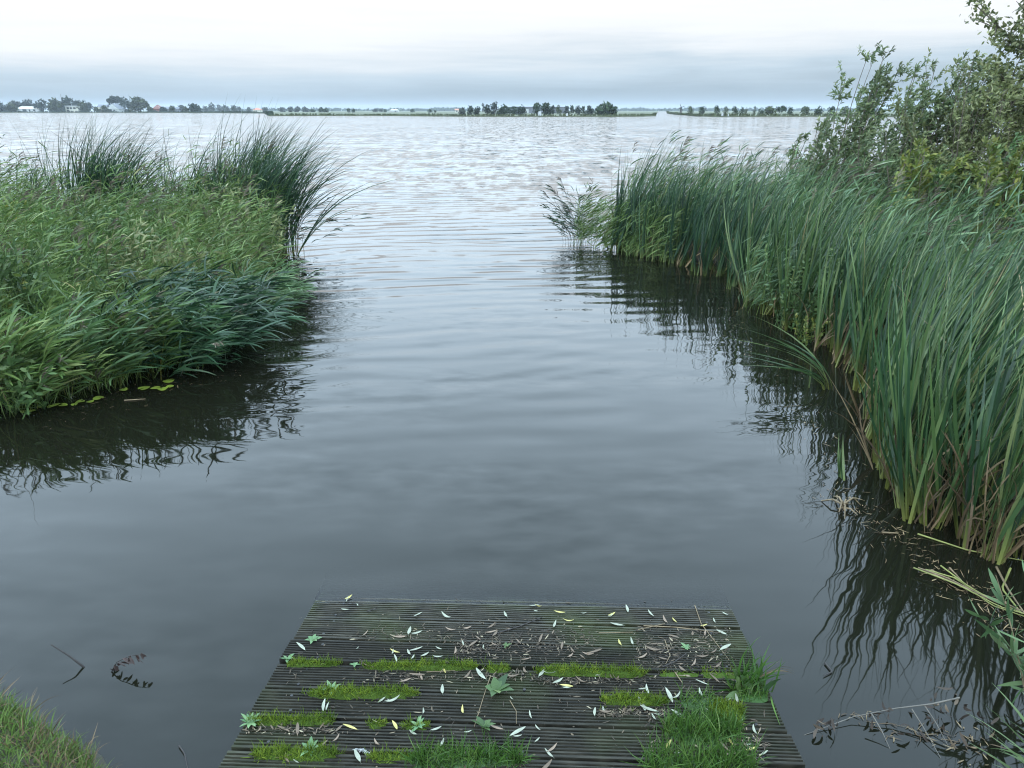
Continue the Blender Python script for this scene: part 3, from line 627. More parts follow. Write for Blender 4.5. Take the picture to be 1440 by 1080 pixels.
def clump_pts(c, rad, n, sx=1., sy=1.):
    a = rng.random(n) * 6.28; u = np.sqrt(rng.random(n)) * rad
    return np.stack([c[0] + np.cos(a) * u * sx, c[1] + np.sin(a) * u * sy, np.full(n, -.05)], 1)
def cattail_thing(name, label, c, rad, n, Lr, bend, mat='cattail', group=None, cat='cattails', sx=1., sy=1., dead=0, **kw):
    t = thing(name, label, cat, (c[0], c[1], 0), group); mb = MB()
    cattails(mb, clump_pts((0, 0), rad, n, sx, sy), Lr, bend, **kw); mb.build('foliage', M[mat], t)
    if dead:
        mb = MB(); Pd = clump_pts((0, 0), rad, dead, sx, sy)
        cattails(mb, Pd, (.35, .8), (.2, 1.6), (1, 3), .011, 6, .3, azs=1.6); mb.build('dead_leaf', M['dry'], t)
    return t
GS = 'dark bulrush stands at the tip of the left bank'
for lb, c, rad, n, Lr, bd in [
    ('dark bulrush stand forming the outermost tip of the left bank, bending over water', (-3.75, 11.1), .42, 52, (1.3, 2.6), (.7, 2.3)),
    ('dense dark bulrush stand with the highest tips beside the left bank outermost stand', (-4.2, 11.45), .5, 66, (1.6, 2.6), (.6, 1.7)),
    ('dark bulrush stand inland of the highest one, behind the yellow-green herbs', (-4.9, 11.6), .5, 44, (1.4, 2.45), (.6, 1.8)),
    ('thin bulrush stand at the inland end of the left tip row, open water behind', (-5.5, 11.9), .40, 11, (1.0, 1.95), (.5, 2.0)),
    ]:
    cattail_thing('bulrush_stand', lb, c, rad, n, Lr, bd, 'cattail_far', GS, 'bulrushes', w=.0135, tilt=.2, azs=.75)
cattail_thing('bulrush_stand', 'tall dark bulrush tuft rising alone at the back of the left bank', (-6.75, 11.8), .34, 80, (1.6, 2.55), (.5, 1.6), 'cattail_far', None, 'bulrushes', w=.013, sx=1.3, tilt=.2, azs=.8)
cattail_thing('bulrush_stand', 'low dark bulrush tuft left of the tall lone one at the bank back', (-8.0, 12.0), .22, 20, (1.4, 1.7), (.4, 1.2), 'cattail_far', None, 'bulrushes', w=.013)
cattail_thing('bulrush_stand', 'sparse bulrush leaves between the tall lone tuft and the left tip', (-6.05, 12.1), .35, 7, (1.2, 1.65), (.9, 2.0), 'cattail_far', None, 'bulrushes', w=.012)
cattail_thing('bulrush_stand', 'few long bulrush leaves bending at the far left back of the bank', (-8.6, 11.6), .3, 9, (1.3, 1.7), (.4, 1.4), 'cattail_far', None, 'bulrushes', w=.012)
# drooping leaves over the water at the tip
t = thing('reed_clump', 'fallen dark reed stems drooping into the water off the left tip', 'reeds', (-3.3, 11.0, 0))
ms, ml, mp = MB(), MB(), []
reeds(ms, ml, mp, clump_pts((-.1, 0), .35, 16), (.9, 1.4), (2.2, 4.0), (6, 9), (.14, .26), .013, .5, .3, droop=1.0)
ml.build('foliage', M['reed_dark'], t); ms.build('stem', M['dry'], t); [m_.build('plume', M['plume'], t) for m_ in mp]
# dark overhanging clump
t = thing('reed_clump', 'dark green glossy reed clump overhanging the water at the left bank corner', 'reeds', (-3.0, 6.1, 0))
ms, ml, mp = MB(), MB(), []
reeds(ms, ml, mp, clump_pts((-.12, .1), .62, 190, 1.05, 1.15), (.55, .95), (.8, 2.4), (11, 15), (.2, .36), .017, .04, .28, droop=1.1, S=5, tlo=.1)
ml.build('foliage', M['reed_dark'], t); ms.build('stem', M['reed_dark'], t); [m_.build('plume', M['plume'], t) for m_ in mp]
t = thing('reed_clump', 'medium green reed clump leaning over the water behind the dark overhang', 'reeds', (-2.75, 7.3, 0))
ms, ml, mp = MB(), MB(), []
reeds(ms, ml, mp, clump_pts((-.1, .2), .5, 90, .8, 1.5), (.4, .8), (1.2, 2.4), (9, 13), (.16, .3), .014, .15, .25, droop=.8)
ml.build('foliage', M['reed_blue'], t); ms.build('stem', M['reed'], t); [m_.build('plume', M['plume'], t) for m_ in mp]
# leafy front row at the water's edge of the left bank
for k, (lb, px, py) in enumerate([('green reed clump at the left bank edge beside the picture margin', 10, 580), ('leafy green reed clump above the lily pads nearest the camera', 85, 562), ('tall-stemmed reed clump with bare yellow stems above the lily pads', 150, 548), ('reed clump at the right end of the lily pads, by the dark overhang', 215, 532)]):
    g = ground(px, py); t = thing('reed_clump', lb, 'reeds', (g[0], g[1] + .12, 0), 'reed clumps along the front edge of the left bank')
    ms, ml, mp = MB(), MB(), []
    reeds(ms, ml, mp, clump_pts((0, .1), .32, 46, 1.1, .6), (.38, .78), (.2, 1.2), (8, 12), (.2, .36), .017, .1, .16, tlo=.3, S=5)
    ml.build('foliage', M['reed_blue' if k % 2 else 'reed'], t); ms.build('stem', M['lime'], t); [m_.build('plume', M['plume'], t) for m_ in mp]

# broad-leaved herbs: stems with leaves
def leafy(mt_stem, ml, base, n, Lr, tilt, bend, node, leafL, leafW, wind=WIND, twig=0., twigL=(.2, .4), stem_w=.01, tlo=.15, up=.4, tubes=False, S=3, tpow=1.):
    N = n; d0 = nrm(np.concatenate([rng.normal(0, tilt, (N, 2)), np.ones((N, 1))], 1))
    bd = np.tile(wind, (N, 1)) * rng.uniform(bend[0], bend[1], N)[:, None]
    B = np.broadcast_to(base, (N, 3)) if np.ndim(base) == 1 else base
    L = rng.uniform(Lr[0], Lr[1], N)
    if tubes:
        C, D = centre(B, d0, bd, L, 8, 1.4)
        for j in range(N): tube(mt_stem, C[j], np.linspace(stem_w, stem_w * .25, 9), 5)
    else: C, D = ribbons(mt_stem, B, d0, bd, L, np.full(N, stem_w), 8, 1.4, 'stem')
    def nodes(C, D, k, S_):
        I = np.repeat(np.arange(len(C)), k); tt = tlo + (.99 - tlo) * rng.random(len(I)) ** tpow; f = tt * S_; i0 = np.minimum(f.astype(int), S_ - 1); fr = (f - i0)[:, None]
        return C[I, i0] * (1 - fr) + C[I, i0 + 1] * fr, D[I, i0], I, tt
    if twig:
        Bt, Dt, I, tt = nodes(C, D, twig, 8); k = len(Bt)
        dt = nrm(Dt * up + rng.normal(0, .75, (k, 3)) + np.array([0, 0, .25]))
        Ct, Dt2 = ribbons(mt_stem, Bt, dt, np.tile(wind, (k, 1)) * .35 + np.array([0, 0, .2]), rng.uniform(twigL[0], twigL[1], k) * (1.15 - .7 * tt), np.full(k, stem_w * .45), 5, 1.3, 'stem')
        Bl, Dl, J, t2 = nodes(Ct, Dt2, node, 5)
    else: Bl, Dl, J, t2 = nodes(C, D, node, 8)
    k = len(Bl); ld = nrm(Dl * .7 + rng.normal(0, .55, (k, 3)) + wind * .25)
    ribbons(ml, Bl, ld, wind * .3 + np.array([0, 0, -.35]) * rng.random((k, 1)), rng.uniform(leafL[0], leafL[1], k), leafW * rng.uniform(.7, 1.2, k), S, 1.2, 'leaf', np.clip(rng.random(k) * .7 + .3 * t2, 0, 1))
def herb(name, label, cat, c, rad, n, mat, stem='herb', group=None, **kw):
    t = thing(name, label, cat, (c[0], c[1], 0), group); ms, ml = MB(), MB()
    leafy(ms, ml, clump_pts((0, 0), rad, n), n, **kw)
    ml.build('foliage', M[mat], t); ms.build('stem', M[stem], t); return t
herb('flowering_herb', 'yellow-green tall herb in front of the left tip bulrushes', 'herb', (-4.15, 10.3), .28, 26, 'olive', Lr=(.9, 1.25), tilt=.15, bend=(.1, .5), node=34, leafL=(.05, .1), leafW=.02)
herb('flowering_herb', 'second yellow-green herb left of the taller one by the tip bulrushes', 'herb', (-4.85, 10.6), .22, 16, 'olive', Lr=(.8, 1.1), tilt=.15, bend=(.1, .5), node=30, leafL=(.05, .1), leafW=.02)
herb('leafy_herb', 'bushy herb with small dark leaves at the left picture margin', 'herb', (-5.3, 6.9), .35, 34, 'herb', Lr=(.6, 1.05), tilt=.25, bend=(.1, .5), node=34, leafL=(.05, .1), leafW=.028)
herb('leafy_herb', 'low leafy herb with yellowing leaves on the left bank', 'herb', (-4.7, 6.1), .22, 16, 'lime', Lr=(.7, .95), tilt=.2, bend=(.1, .5), node=22, leafL=(.05, .09), leafW=.025)
herb('leafy_herb', 'low broad-leaved herb at the left bank foot near the lily pads', 'herb', (-3.72, 4.9), .22, 30, 'herb', Lr=(.3, .6), tilt=.3, bend=(.1, .4), node=22, leafL=(.05, .1), leafW=.03)

for lb, c, rad, n, mt, lw in [
    ('patch of dark nettle-like herb in the middle of the left bank meadow', (-5.0, 8.6), .5, 40, 'herb', .03),
    ('patch of yellowing herb low on the left bank above the dark reed overhang', (-3.7, 7.2), .35, 26, 'olive', .022),
    ('bright green leafy herb patch behind the lily pad reeds', (-4.3, 6.2), .4, 34, 'herb', .026),
    ('brownish herb patch near the back of the left bank meadow', (-6.4, 10.2), .5, 34, 'olive', .022),
    ('pale green herb patch halfway up the left bank by the picture margin', (-6.6, 8.9), .5, 40, 'lime', .026),
    ('dull herb patch at the right shoulder of the left bank', (-3.5, 9.3), .35, 26, 'olive', .02)]:
    herb('leafy_herb', lb, 'herb', c, rad, n, mt, Lr=(.75, 1.25), tilt=.22, bend=(.1, .5), node=34, leafL=(.05, .11), leafW=lw, group='herb patches in the left bank meadow')

# ---- right bank
RM = [(3.0, 2.95), (2.72, 3.25), (2.62, 3.7), (2.8, 4.3), (3.1, 5.0), (3.2, 5.8), (3.2, 6.8), (3.15, 7.7), (3.05, 9.0), (2.85, 10.1), (2.2, 11.2), (1.55, 11.9), (1.5, 12.5), (2.0, 13.0), (4.5, 13.2), (7.6, 13.2), (8.2, 10.5), (7.0, 7.0), (5.0, 4.0), (3.9, 3.0)]
P = scatter(RM, 2300); P = P[vnoise(P, 2.2, 77) + .4 * rng.random(len(P)) > .42]; hs = np.where(P[:, 1] > 9.2, 1.1, 1.) * (.72 + .32 * vnoise(P, 1.0, 5)) * np.clip(1.12 - .07 * (P[:, 0] - 2.4), .74, 1.08)
mb = MB(); cattails(mb, P, (.85, 1.9), (.1, .75), (5, 8), .0175, 8, .2, azs=.6, hs=hs, p=1.1, lean=.30)
cattails(mb, P[:500], (.8, 1.7), (.6, 2.2), (2, 4), .012, 8, .22, azs=1.1, hs=hs[:500], p=3.5)
cattails(mb, P[500:800], (.6, 1.5), (.2, 1.8), (2, 3), .012, 7, .3, azs=1.5, rlo=.955, rhi=1., hs=hs[500:800], p=2.)
o = tag(mb.build('cattail_bed', M['cattail']), 'dense bed of dark green cattail leaves filling the right bank', 'cattails', kind='stuff')
P = scatter(RM, 950); P[:, 0] += .15; ms, ml, mp = MB(), MB(), MB()
reeds(ms, ml, mp, P, (.9, 1.65), (.1, .9), (8, 12), (.16, .34), .016, .4, .16, hs=np.clip(1.1 - .06 * (P[:, 0] - 2.4), .76, 1.08))
r = thing('reed_bed', 'scattered plumed reed stems among the cattails of the right bank', 'reeds', (5, 8, 0)); r['kind'] = 'stuff'
ml.build('foliage', M['reed_blue'], r); ms.build('stem', M['reed'], r); mp.build('plume', M['plume'], r)
for o in r.children: o.location = (-5, -8, 0); o['kind'] = 'stuff'

GC = "cattail clumps along the right bank's water edge"
edge = [(2.72, 2.98), (2.5, 3.12), (2.34, 3.36), (2.36, 3.68), (2.45, 4.02), (2.6, 4.4), (2.74, 4.8), (2.98, 5.35), (3.0, 5.85), (3.02, 6.4), (3.02, 7.0), (3.0, 7.6), (2.95, 8.2), (2.9, 8.9), (2.72, 9.7), (2.45, 10.35), (2.12, 10.9), (1.75, 11.4)]
for k, (x, y) in enumerate(edge):
    d = 5 if k > 9 else (40 if k < 2 else 14)
    cattail_thing('cattail_clump', '%s cattail clump from the jetty along the right water edge' % ordn[k], (x, y), .19 if k < 7 else .25, 13 if k < 7 else 17, (.8, 1.72) if k < 7 else (.9, 1.75), (.0, .6), 'cattail' if k < 13 else 'cattail_far', GC, dead=d, w=.0175, S=9, tilt=.18, azs=.7, p=1.6, per=(5, 8))
# light reed clumps in front of the promontory
GP = 'light green leafy reed clumps at the promontory foot'
for k, (lb, x, y, n, hh) in enumerate([
    ('leafy pale reed clump at the outer end of the promontory', 1.25, 11.95, 50, .95), ('leafy pale reed clump second from the outer end of the promontory', 1.55, 11.5, 44, .8),
    ('leafy pale reed clump third from the outer end of the promontory', 1.9, 11.1, 40, .8), ('leafy pale reed clump fourth from the outer end, with large crossed leaves', 2.2, 10.7, 36, .85),
    ('fine grey-green reed tuft in front of the cattails at the inlet bend', 2.85, 7.75, 60, .9)]):
    t = thing('reed_clump', lb, 'reeds', (x, y, 0), GP); ms, ml, mp = MB(), MB(), MB()
    reeds(ms, ml, None, clump_pts((0, 0), .28, n), (hh * .7, hh * 1.1), (.1, .7), (10, 14), (.14, .26), .013 if k < 4 else .009, 0, .16, tlo=.1)
    ml.build('foliage', M['reed' if k < 4 else 'reed_blue'], t); ms.build('stem', M['reed'], t)
# outer straggling stems of the promontory
t = thing('reed_clump', 'dark straggling reed stems leaning left off the promontory end', 'reeds', (1.05, 12.0, 0)); ms, ml, mp = MB(), MB(), []
reeds(ms, ml, mp, clump_pts((0.05, .1), .22, 26), (.6, 1.25), (.2, .9), (8, 11), (.14, .24), .013, .3, .2, wind=-WIND)
ml.build('foliage', M['reed_dark'], t); ms.build('stem', M['twig'], t); [m_.build('plume', M['plume'], t) for m_ in mp]
t = thing('fallen_branch', 'dark leafy branches lying low on the water left of the promontory', 'branch', (1.0, 12.1, 0)); ms, ml = MB(), MB()
for q in range(6):
    a = math.pi + rng.normal(0, .28); L = rng.uniform(.45, .95)
    leafy(ms, ml, np.array([0, rng.normal(0, .12), .03]), 1, (L, L), 0., (2.5, 5), 14, (.05, .1), .018, wind=np.array([math.cos(a), math.sin(a), .05]), stem_w=.008, tlo=.35)
ml.build('foliage', M['reed_dark'], t); ms.build('stem', M['twig'], t)
herb('leafy_herb', 'bushy small-leaved green herb among the cattails at the inlet bend', 'herb', (2.95, 7.05), .24, 36, 'herb', Lr=(.5, 1.0), tilt=.2, bend=(0, .3), node=36, leafL=(.03, .065), leafW=.022)
herb('leafy_herb', 'low light green herb at the water edge below the bushy one', 'herb', (2.88, 6.55), .12, 12, 'lime', Lr=(.2, .4), tilt=.3, bend=(0, .3), node=16, leafL=(.03, .05), leafW=.02)
# cattail tufts standing off the edge in the water
def tuft(label, px, py, n, Lr, bend, wind, w=.012, tilt=.12, azs=.3, mat='cattail', name='cattail_tuft', p=1.6):
    g = ground(px, py); t = thing(name, label, 'cattails', (g[0], g[1], 0)); mb = MB()
    cattails(mb, clump_pts((0, 0), .05, n), Lr, bend, (4, 6), w, 8, tilt, wind=np.array(wind), azs=azs, rlo=.3, rhi=.93, p=p); mb.build('foliage', M[mat], t)
tuft('cattail tuft whose long leaves lie out to the left over the water', 1168, 548, 3, (.7, 1.15), (2.0, 4.5), (-1, .15, 0), azs=.25, p=1.0)
tuft('small upright cattail sprout standing alone in the water', 1182, 672, 2, (.22, .42), (.0, .6), (.4, 0, 0), .012, .2)
tuft('thin young cattail sprout in front of the sideways lying tuft', 1132, 546, 1, (.2, .34), (.2, .8), (-.4, 0, 0), .009, .2)
# dead, snapped reeds at the near right
t = thing('reed_debris', 'pale broken reed stubs floating beside the right cattails', 'debris', tuple(ground(1185, 715))); ms = MB()
for q in range(7):
    a = rng.random() * 6.28; L = rng.uniform(.05, .14); z = rng.uniform(0, .03)
    tube(ms, [(0, 0, z), (math.cos(a) * L * .5, math.sin(a) * L * .5, z + rng.uniform(.01, .06)), (math.cos(a) * L, math.sin(a) * L, .004)], [.006, .005, .003], 5)
ms.build('stalk', M['stalk'], t)
def lying(label, pts, r, mat='stalk', n=1, jit=.0, name='fallen_reed', cat='reed', z=.006):
    G = np.array([ground(*p) for p in pts]); c = G[0].copy(); t = thing(name, label, cat, tuple(c))
    for k in range(n):
        ms = MB(); Q = G - c + rng.normal(0, jit, (len(G), 3)) * np.array([1, 1, .3]); Q[:, 2] = np.abs(Q[:, 2]) + z + .003 * k
        if len(Q) > 2:
            tt = np.linspace(0, len(Q) - 1, 14); Q = np.stack([np.interp(tt, np.arange(len(Q)), Q[:, j]) for j in range(3)], 1)
        tube(ms, Q, np.linspace(r, r * .5, len(Q)), 5); ms.build('stalk', M[mat] if k % 2 == 0 else M['lime_stalk'], t)
M['lime_stalk'] = solid('yellow_green_stalk', (.16, .17, .045), .6, .3, 15)
lying('bundle of yellow fallen reeds floating in front of the right cattails', [(1300, 803), (1350, 826), (1400, 850), (1445, 872)], .004, 'stalk', 6, .03)
lying('short brown reed piece floating above the yellow fallen bundle', [(1335, 800), (1352, 818)], .005)
lying('slim yellow reed lying out from the right bank edge', [(1290, 752), (1360, 775), (1440, 790)], .005, 'lime_stalk')
lying('brown broken reed pieces near the right picture margin', [(1405, 800), (1416, 832), (1440, 868)], .006, 'stalk', 2, .015)
lying('pale reed chip floating left of the near cattails', [(1240, 750), (1263, 751)], .006)
lying('dark thin stick floating right of the jetty corner', [(1160, 934), (1170, 946), (1158, 952)], .004, 'twig', name='floating_stick', cat='stick')

M['litter2'] = veg('withered_leaves', [(0, (.02, .014, .01)), (.6, (.05, .036, .026)), (1, (.13, .095, .06))], trans=.05, rough=.7)
M['twig_grey'] = solid('grey_twig', (.10, .09, .075), .7, .3, 30)
# near right corner: leafy plants and the dead branch
t = thing('willow_shoot', 'leafy green shoots reaching in at the near right corner', 'shrub', (2.05, 1.98, 0)); ms, ml = MB(), MB()
leafy(ms, ml, clump_pts((0, 0), .14, 9), 9, (.3, .62), .35, (-.9, -.1), 24, (.06, .13), .015, stem_w=.006, tlo=.2, S=5)
ml.build('foliage', M['reed_blue'], t); ms.build('stem', M['stalk'], t)
t = thing('sedge_tuft', 'pale arching sedge leaves at the bottom right corner', 'sedge', (1.78, 1.66, 0)); mb = MB()
cattails(mb, clump_pts((0, 0), .06, 5), (.35, .6), (.9, 2.2), (4, 6), .011, 8, .2, wind=np.array([-1, .1, 0]), azs=.5, rlo=.75, rhi=.95, p=1.2); mb.build('foliage', M['reed_blue'], t)
t = thing('dead_branch', 'bare thin branch with withered brown leaves lying over the water', 'branch', tuple(ground(1140, 1012))); ms, ml = MB(), MB()
def gp(px, py, z): return ground(px, py, z) - ground(1140, 1012)
B0 = [gp(1130, 1034, .0), gp(1200, 1008, .02), gp(1260, 996, .05), gp(1310, 990, .08), gp(1350, 981, .12)]
tube(ms, B0, [.001, .0016, .002, .003, .0035], 5)
for px, py, L in ((1282, 997, .16), (1225, 1003, .1), (1300, 992, .12)):
    b = gp(px, py, .06); tube(ms, [b, b + np.array([.02, -.05, -.03]), b + np.array([.03, -L, -.06])], [.003, .002, .001], 4)
def withered(c, n, s): 
    P = c + rng.normal(0, s, (n, 3)) * np.array([1, 1, .5]); P[:, 2] = np.abs(P[:, 2]) + .005
    ribbons(ml, P, nrm(rng.normal(size=(n, 3)) + np.array([0, 0, -.4])), rng.normal(0, .9, (n, 3)), rng.uniform(.03, .06, n), np.full(n, .011), 5, 1.2, 'leaf')
withered(gp(1278, 1020, .02), 12, .05); withered(gp(1240, 1000, .05), 5, .03); withered(gp(1330, 1010, .03), 18, .06); withered(gp(1390, 1010, .03), 8, .06)
ml.build('withered_leaf', M['litter2'], t); ms.build('stem', M['twig_grey'], t)
t = thing('dead_leaf_cluster', 'small cluster of curled dead leaves floating right of the jetty', 'leaves', tuple(ground(1157, 1022))); ml = MB()
withered(np.array([0, 0, .01]), 15, .025); ml.build('withered_leaf', M['litter2'], t)

# water sticks on the left
c = ground(118, 938); t = thing('floating_stick', 'thin bare black stick poking out of the water left of the jetty', 'stick', tuple(c)); ms = MB()
tip = c + np.array([-.115, .01, .105]); mid = c + np.array([-.05, .003, .055])
tube(ms, [(.01, 0, -.08), (0, 0, 0), tuple(mid - c), tuple(tip - c)], [.0045, .0045, .0035, .002], 6); ms.build('stick', M['twig'], t)
c = ground(157, 945); t = thing('dead_twig', 'drooping twig with dark withered leaves rising from the water left of the jetty', 'twig', tuple(c)); ms, ml = MB(), MB()
Q = np.array([(0, 0, -.05), (0.0, 0, .0), (.03, 0, .05), (.085, 0, .08), (.135, .0, .088)]); tube(ms, Q, [.003, .003, .002, .0015, .001], 5)
LV = []
for x, z in ((.02, .035), (.035, .05), (.06, .068), (.085, .078), (.11, .083), (.13, .086), (.005, .015)):
    ml = MB(); LV.append(ml); n_ = 3; ribbons(ml, np.tile([x, 0, z], (n_, 1)) + rng.normal(0, .004, (n_, 3)), nrm(np.array([.5, 0, -1.]) + rng.normal(0, .35, (n_, 3))), np.zeros((n_, 3)), rng.uniform(.022, .042, n_), np.full(n_, .011), 4, 1., 'leaf', rnd=np.zeros(n_))
M['withered'] = solid('withered_leaf', (.035, .02, .016), .6, .4, 40)
[m_.build('withered_leaf', M['withered'], t) for m_ in LV]; ms.build('stem', M['twig'], t)
lying('thin curved black stem in the water near the bottom edge', [(252, 1050), (260, 1062), (265, 1085)], .003, 'twig', name='floating_stick', cat='stick')

mb = MB()
for (px0, py0, px1, py1, k) in ((1165, 690, 1290, 770, 150), (1120, 560, 1200, 680, 60), (1290, 780, 1430, 880, 170), (1180, 1000, 1400, 1060, 90), (60, 590, 330, 515, 90), (1000, 440, 1130, 545, 60)):
    u = rng.random(k); P = np.array([ground(px0 + (px1 - px0) * a + rng.normal(0, 16), py0 + (py1 - py0) * a + rng.normal(0, 9), .004) for a in u]); az = rng.random(k) * 6.28
    ribbons(mb, P, np.stack([np.cos(az), np.sin(az), rng.normal(0, .04, k)], 1), rng.normal(0, .3, (k, 3)) * np.array([1, 1, .1]), rng.gamma(2., .012, k) + .006, rng.uniform(.002, .006, k), 3, 1.2, 'leaf', q=np.tile([0, 0, 1.], (k, 1)))
tag(mb.build('floating_litter', M['dry']), 'bits of straw and leaf drifting on the water at the reed feet', 'floating litter', kind='stuff')

# lily pads
def lily(px, py, r, k):
    g = ground(px, py); V = [(0, 0, 0)]; m_ = 16
    for j in range(m_ + 1):
        a = .22 + j / m_ * (2 * math.pi - .44); rr = r * (1 + .05 * math.sin(3 * a + k)); V.append((rr * math.cos(a), rr * .9 * math.sin(a), .003 * math.sin(2 * a + k)))
    F = [(0, j + 1, j + 2) for j in range(m_)]
    o = poly_obj('lily_pad', V, F, M['pad'], loc=(g[0], g[1], .010), smooth=True); o.rotation_euler = (0.02 * math.sin(k), .03 * math.cos(k), k * 2.3)
    tag(o, 'yellow-green lily pad floating at the foot of the left bank', 'lily pad', 'floating lily pads along the left bank')
M['pad'] = solid('lily_pad', (.15, .20, .028), .4, .3, 12)
for k, (px, py) in enumerate([(35, 580), (46, 579), (58, 573), (80, 570), (89, 571), (105, 570), (113, 566), (127, 566), (139, 561), (174, 549), (203, 547), (219, 547), (229, 548), (239, 545), (237, 537), (72, 573)]):
    lily(px, py, (.042, .034, .046, .038)[k % 4] * (.75 if px < 130 else 1), k)
lying('pale floating leaf strip beside the lily pads', [(175, 564), (205, 562)], .006)

# ------------------------------------------------------------------ shrubs and the tree on the right bank
def shrub(label, c, n, Lr, node, twig, leafL, leafW, mat, name='willow_shrub', tilt=.16, rad=.18, bend=(.1, .4), twigL=(.25, .6), stem_w=.012, up=.8, tlo=.2, group='willow shrubs behind the cattails'):
    t = thing(name, label, 'shrub', (c[0], c[1], .2), group); ms, ml = MB(), MB()
    leafy(ms, ml, clump_pts((0, 0), rad, n), n, Lr, tilt, bend, int(node * 1.5), (leafL[0] * .95, leafL[1] * .95), leafW * .95, twig=int(twig * 2.0), twigL=twigL, stem_w=stem_w, tlo=tlo, up=up, tubes=True)
    ml.build('foliage', M[mat], t); ms.build('stem', M['bark'], t); return t
def at(px, D): return (far_x(px, D), D)
shrub('small slender willow shrub nearest the promontory with open water behind', at(1108, 11.5), 5, (1.5, 1.95), 13, 9, (.05, .085), .022, 'willow')
shrub('tallest slender willow shrub against the far shore, feathery top', at(1168, 11.2), 12, (2.2, 2.85), 14, 12, (.05, .085), .022, 'willow', tilt=.11)
shrub('upright willow shrub second from the promontory with pointed top', at(1240, 10.6), 11, (2.0, 2.6), 14, 12, (.05, .085), .022, 'willow', tilt=.10)
shrub('slim willow shrub with single high plume-like top left of the big tree', at(1292, 10.4), 9, (2.1, 2.7), 13, 11, (.045, .08), .022, 'willow', tilt=.10)
shrub('low dense willow shrub filling between the two upright ones', at(1210, 10.4), 9, (1.3, 1.9), 14, 12, (.05, .08), .024, 'willow', tilt=.25)
shrub('dense grey-green willow shrub below the big tree', at(1335, 9.6), 18, (1.9, 2.6), 15, 14, (.04, .075), .018, 'olive', tilt=.36, twigL=(.3, .75))
shrub('broad olive willow shrub at the right margin under the big tree', at(1400, 9.2), 20, (2.1, 2.85), 16, 14, (.04, .075), .018, 'olive', tilt=.38, twigL=(.3, .75))
shrub('rounded green willow shrub between slim shrub and olive shrub', at(1275, 9.6), 11, (1.3, 1.95), 14, 13, (.045, .08), .024, 'willow', tilt=.28)
shrub('dense low olive shrub at the right margin behind the yellow-green bush', at(1450, 8.3), 13, (1.6, 2.2), 15, 13, (.04, .075), .02, 'olive', tilt=.38, twigL=(.3, .75))
shrub('bright yellow-green bush behind the near cattails at the right margin', at(1400, 7.6), 12, (1.2, 1.65), 13, 11, (.05, .09), .03, 'lime', name='bush', tilt=.3, group=None)
shrub('yellow-green low bush in front of the rounded green willow shrub', at(1270, 8.9), 9, (1.15, 1.55), 12, 10, (.05, .09), .03, 'lime', name='bush', tilt=.3, group=None)
shrub('green leafy bush between the two yellow-green ones', at(1335, 8.2), 10, (1.15, 1.6), 12, 10, (.05, .09), .03, 'herb', name='bush', tilt=.3, group=None)

shrub('dense grey willow shrub at the foot of the big tree trunk', at(1375, 9.9), 18, (2.1, 2.9), 15, 14, (.045, .08), .02, 'olive', tilt=.38, twigL=(.3, .75))
shrub('leafy willow shrub closing the gap below the plume-like top', at(1300, 10.8), 15, (1.7, 2.35), 14, 13, (.05, .08), .022, 'willow', tilt=.24)
shrub('thin leafy willow shrub between small slender and tallest shrub', at(1140, 11.2), 7, (1.3, 1.85), 13, 11, (.05, .08), .022, 'willow', tilt=.2)
t = thing('tree', 'large broad-leaved tree at the right margin rising above the frame', 'tree', (7.75, 9.8, .2)); tr, cr = MB(), MB()
tube(tr, [(0, 0, -.3), (.05, 0, .8), (-.05, .1, 1.9), (.1, .1, 3.0), (.15, .1, 4.3), (.2, .1, 5.4)], [.16, .14, .12, .09, .055, .02], 10)
Lb = []
for z0, dx, dy, dz in [(1.2, -1.2, .2, 1.1), (1.6, -1.35, -.5, 1.3), (2.0, -1.3, .4, .95), (2.3, -1.45, -.2, 1.15), (2.6, -1.1, -.5, 1.3), (2.9, -1.3, .3, .9), (3.2, -.9, -.3, 1.2), (3.5, -.7, .4, 1.2), (1.5, .6, -.9, 1.3), (2.2, .9, .6, 1.2), (2.8, .8, -.7, 1.2), (1.1, -.7, -1.1, 1.2), (1.9, -.5, -1.2, 1.4), (3.6, .5, .4, 1.3), (1.4, -.9, .9, 1.0)]:
    dx *= 1.15
    a = np.array([0.0, .05, z0]); e = a + np.array([dx, dy, dz]); m1 = a + np.array([dx * .45, dy * .4, dz * .3]) + rng.normal(0, .06, 3)
    Q = np.array([a, m1, a + np.array([dx * .75, dy * .75, dz * .65]), e]); tube(tr, Q, [.045, .034, .02, .008], 6); Lb.append(Q)
    for f in rng.uniform(.2, 1.0, 26):
        b = np.array([np.interp(f * 3, [0, 1, 2, 3], Q[:, j]) for j in range(3)])
        d = nrm(np.array([dx, dy, dz]) * .4 + rng.normal(0, .55, 3)); L = rng.uniform(.3, .65)
        C = np.array([b, b + d * L * .5, b + d * L + np.array([0.03, 0, -.03])]); tube(tr, C, [.009, .006, .003], 4)
        k = 52; u = rng.uniform(.1, 1.03, k)[:, None]; Bp = b + d * L * u + rng.normal(0, .05, (k, 3))
        ribbons(cr, Bp, nrm(d * .3 + rng.normal(0, .7, (k, 3)) + WIND * .2), np.array([0, 0, -.4]) * rng.random((k, 1)), rng.uniform(.045, .08, k), .032 * rng.uniform(.7, 1.2, k), 3, 1.2, 'leaf')
cr.build('crown', M['olive'], t); tr.build('trunk', M['bark'], t)
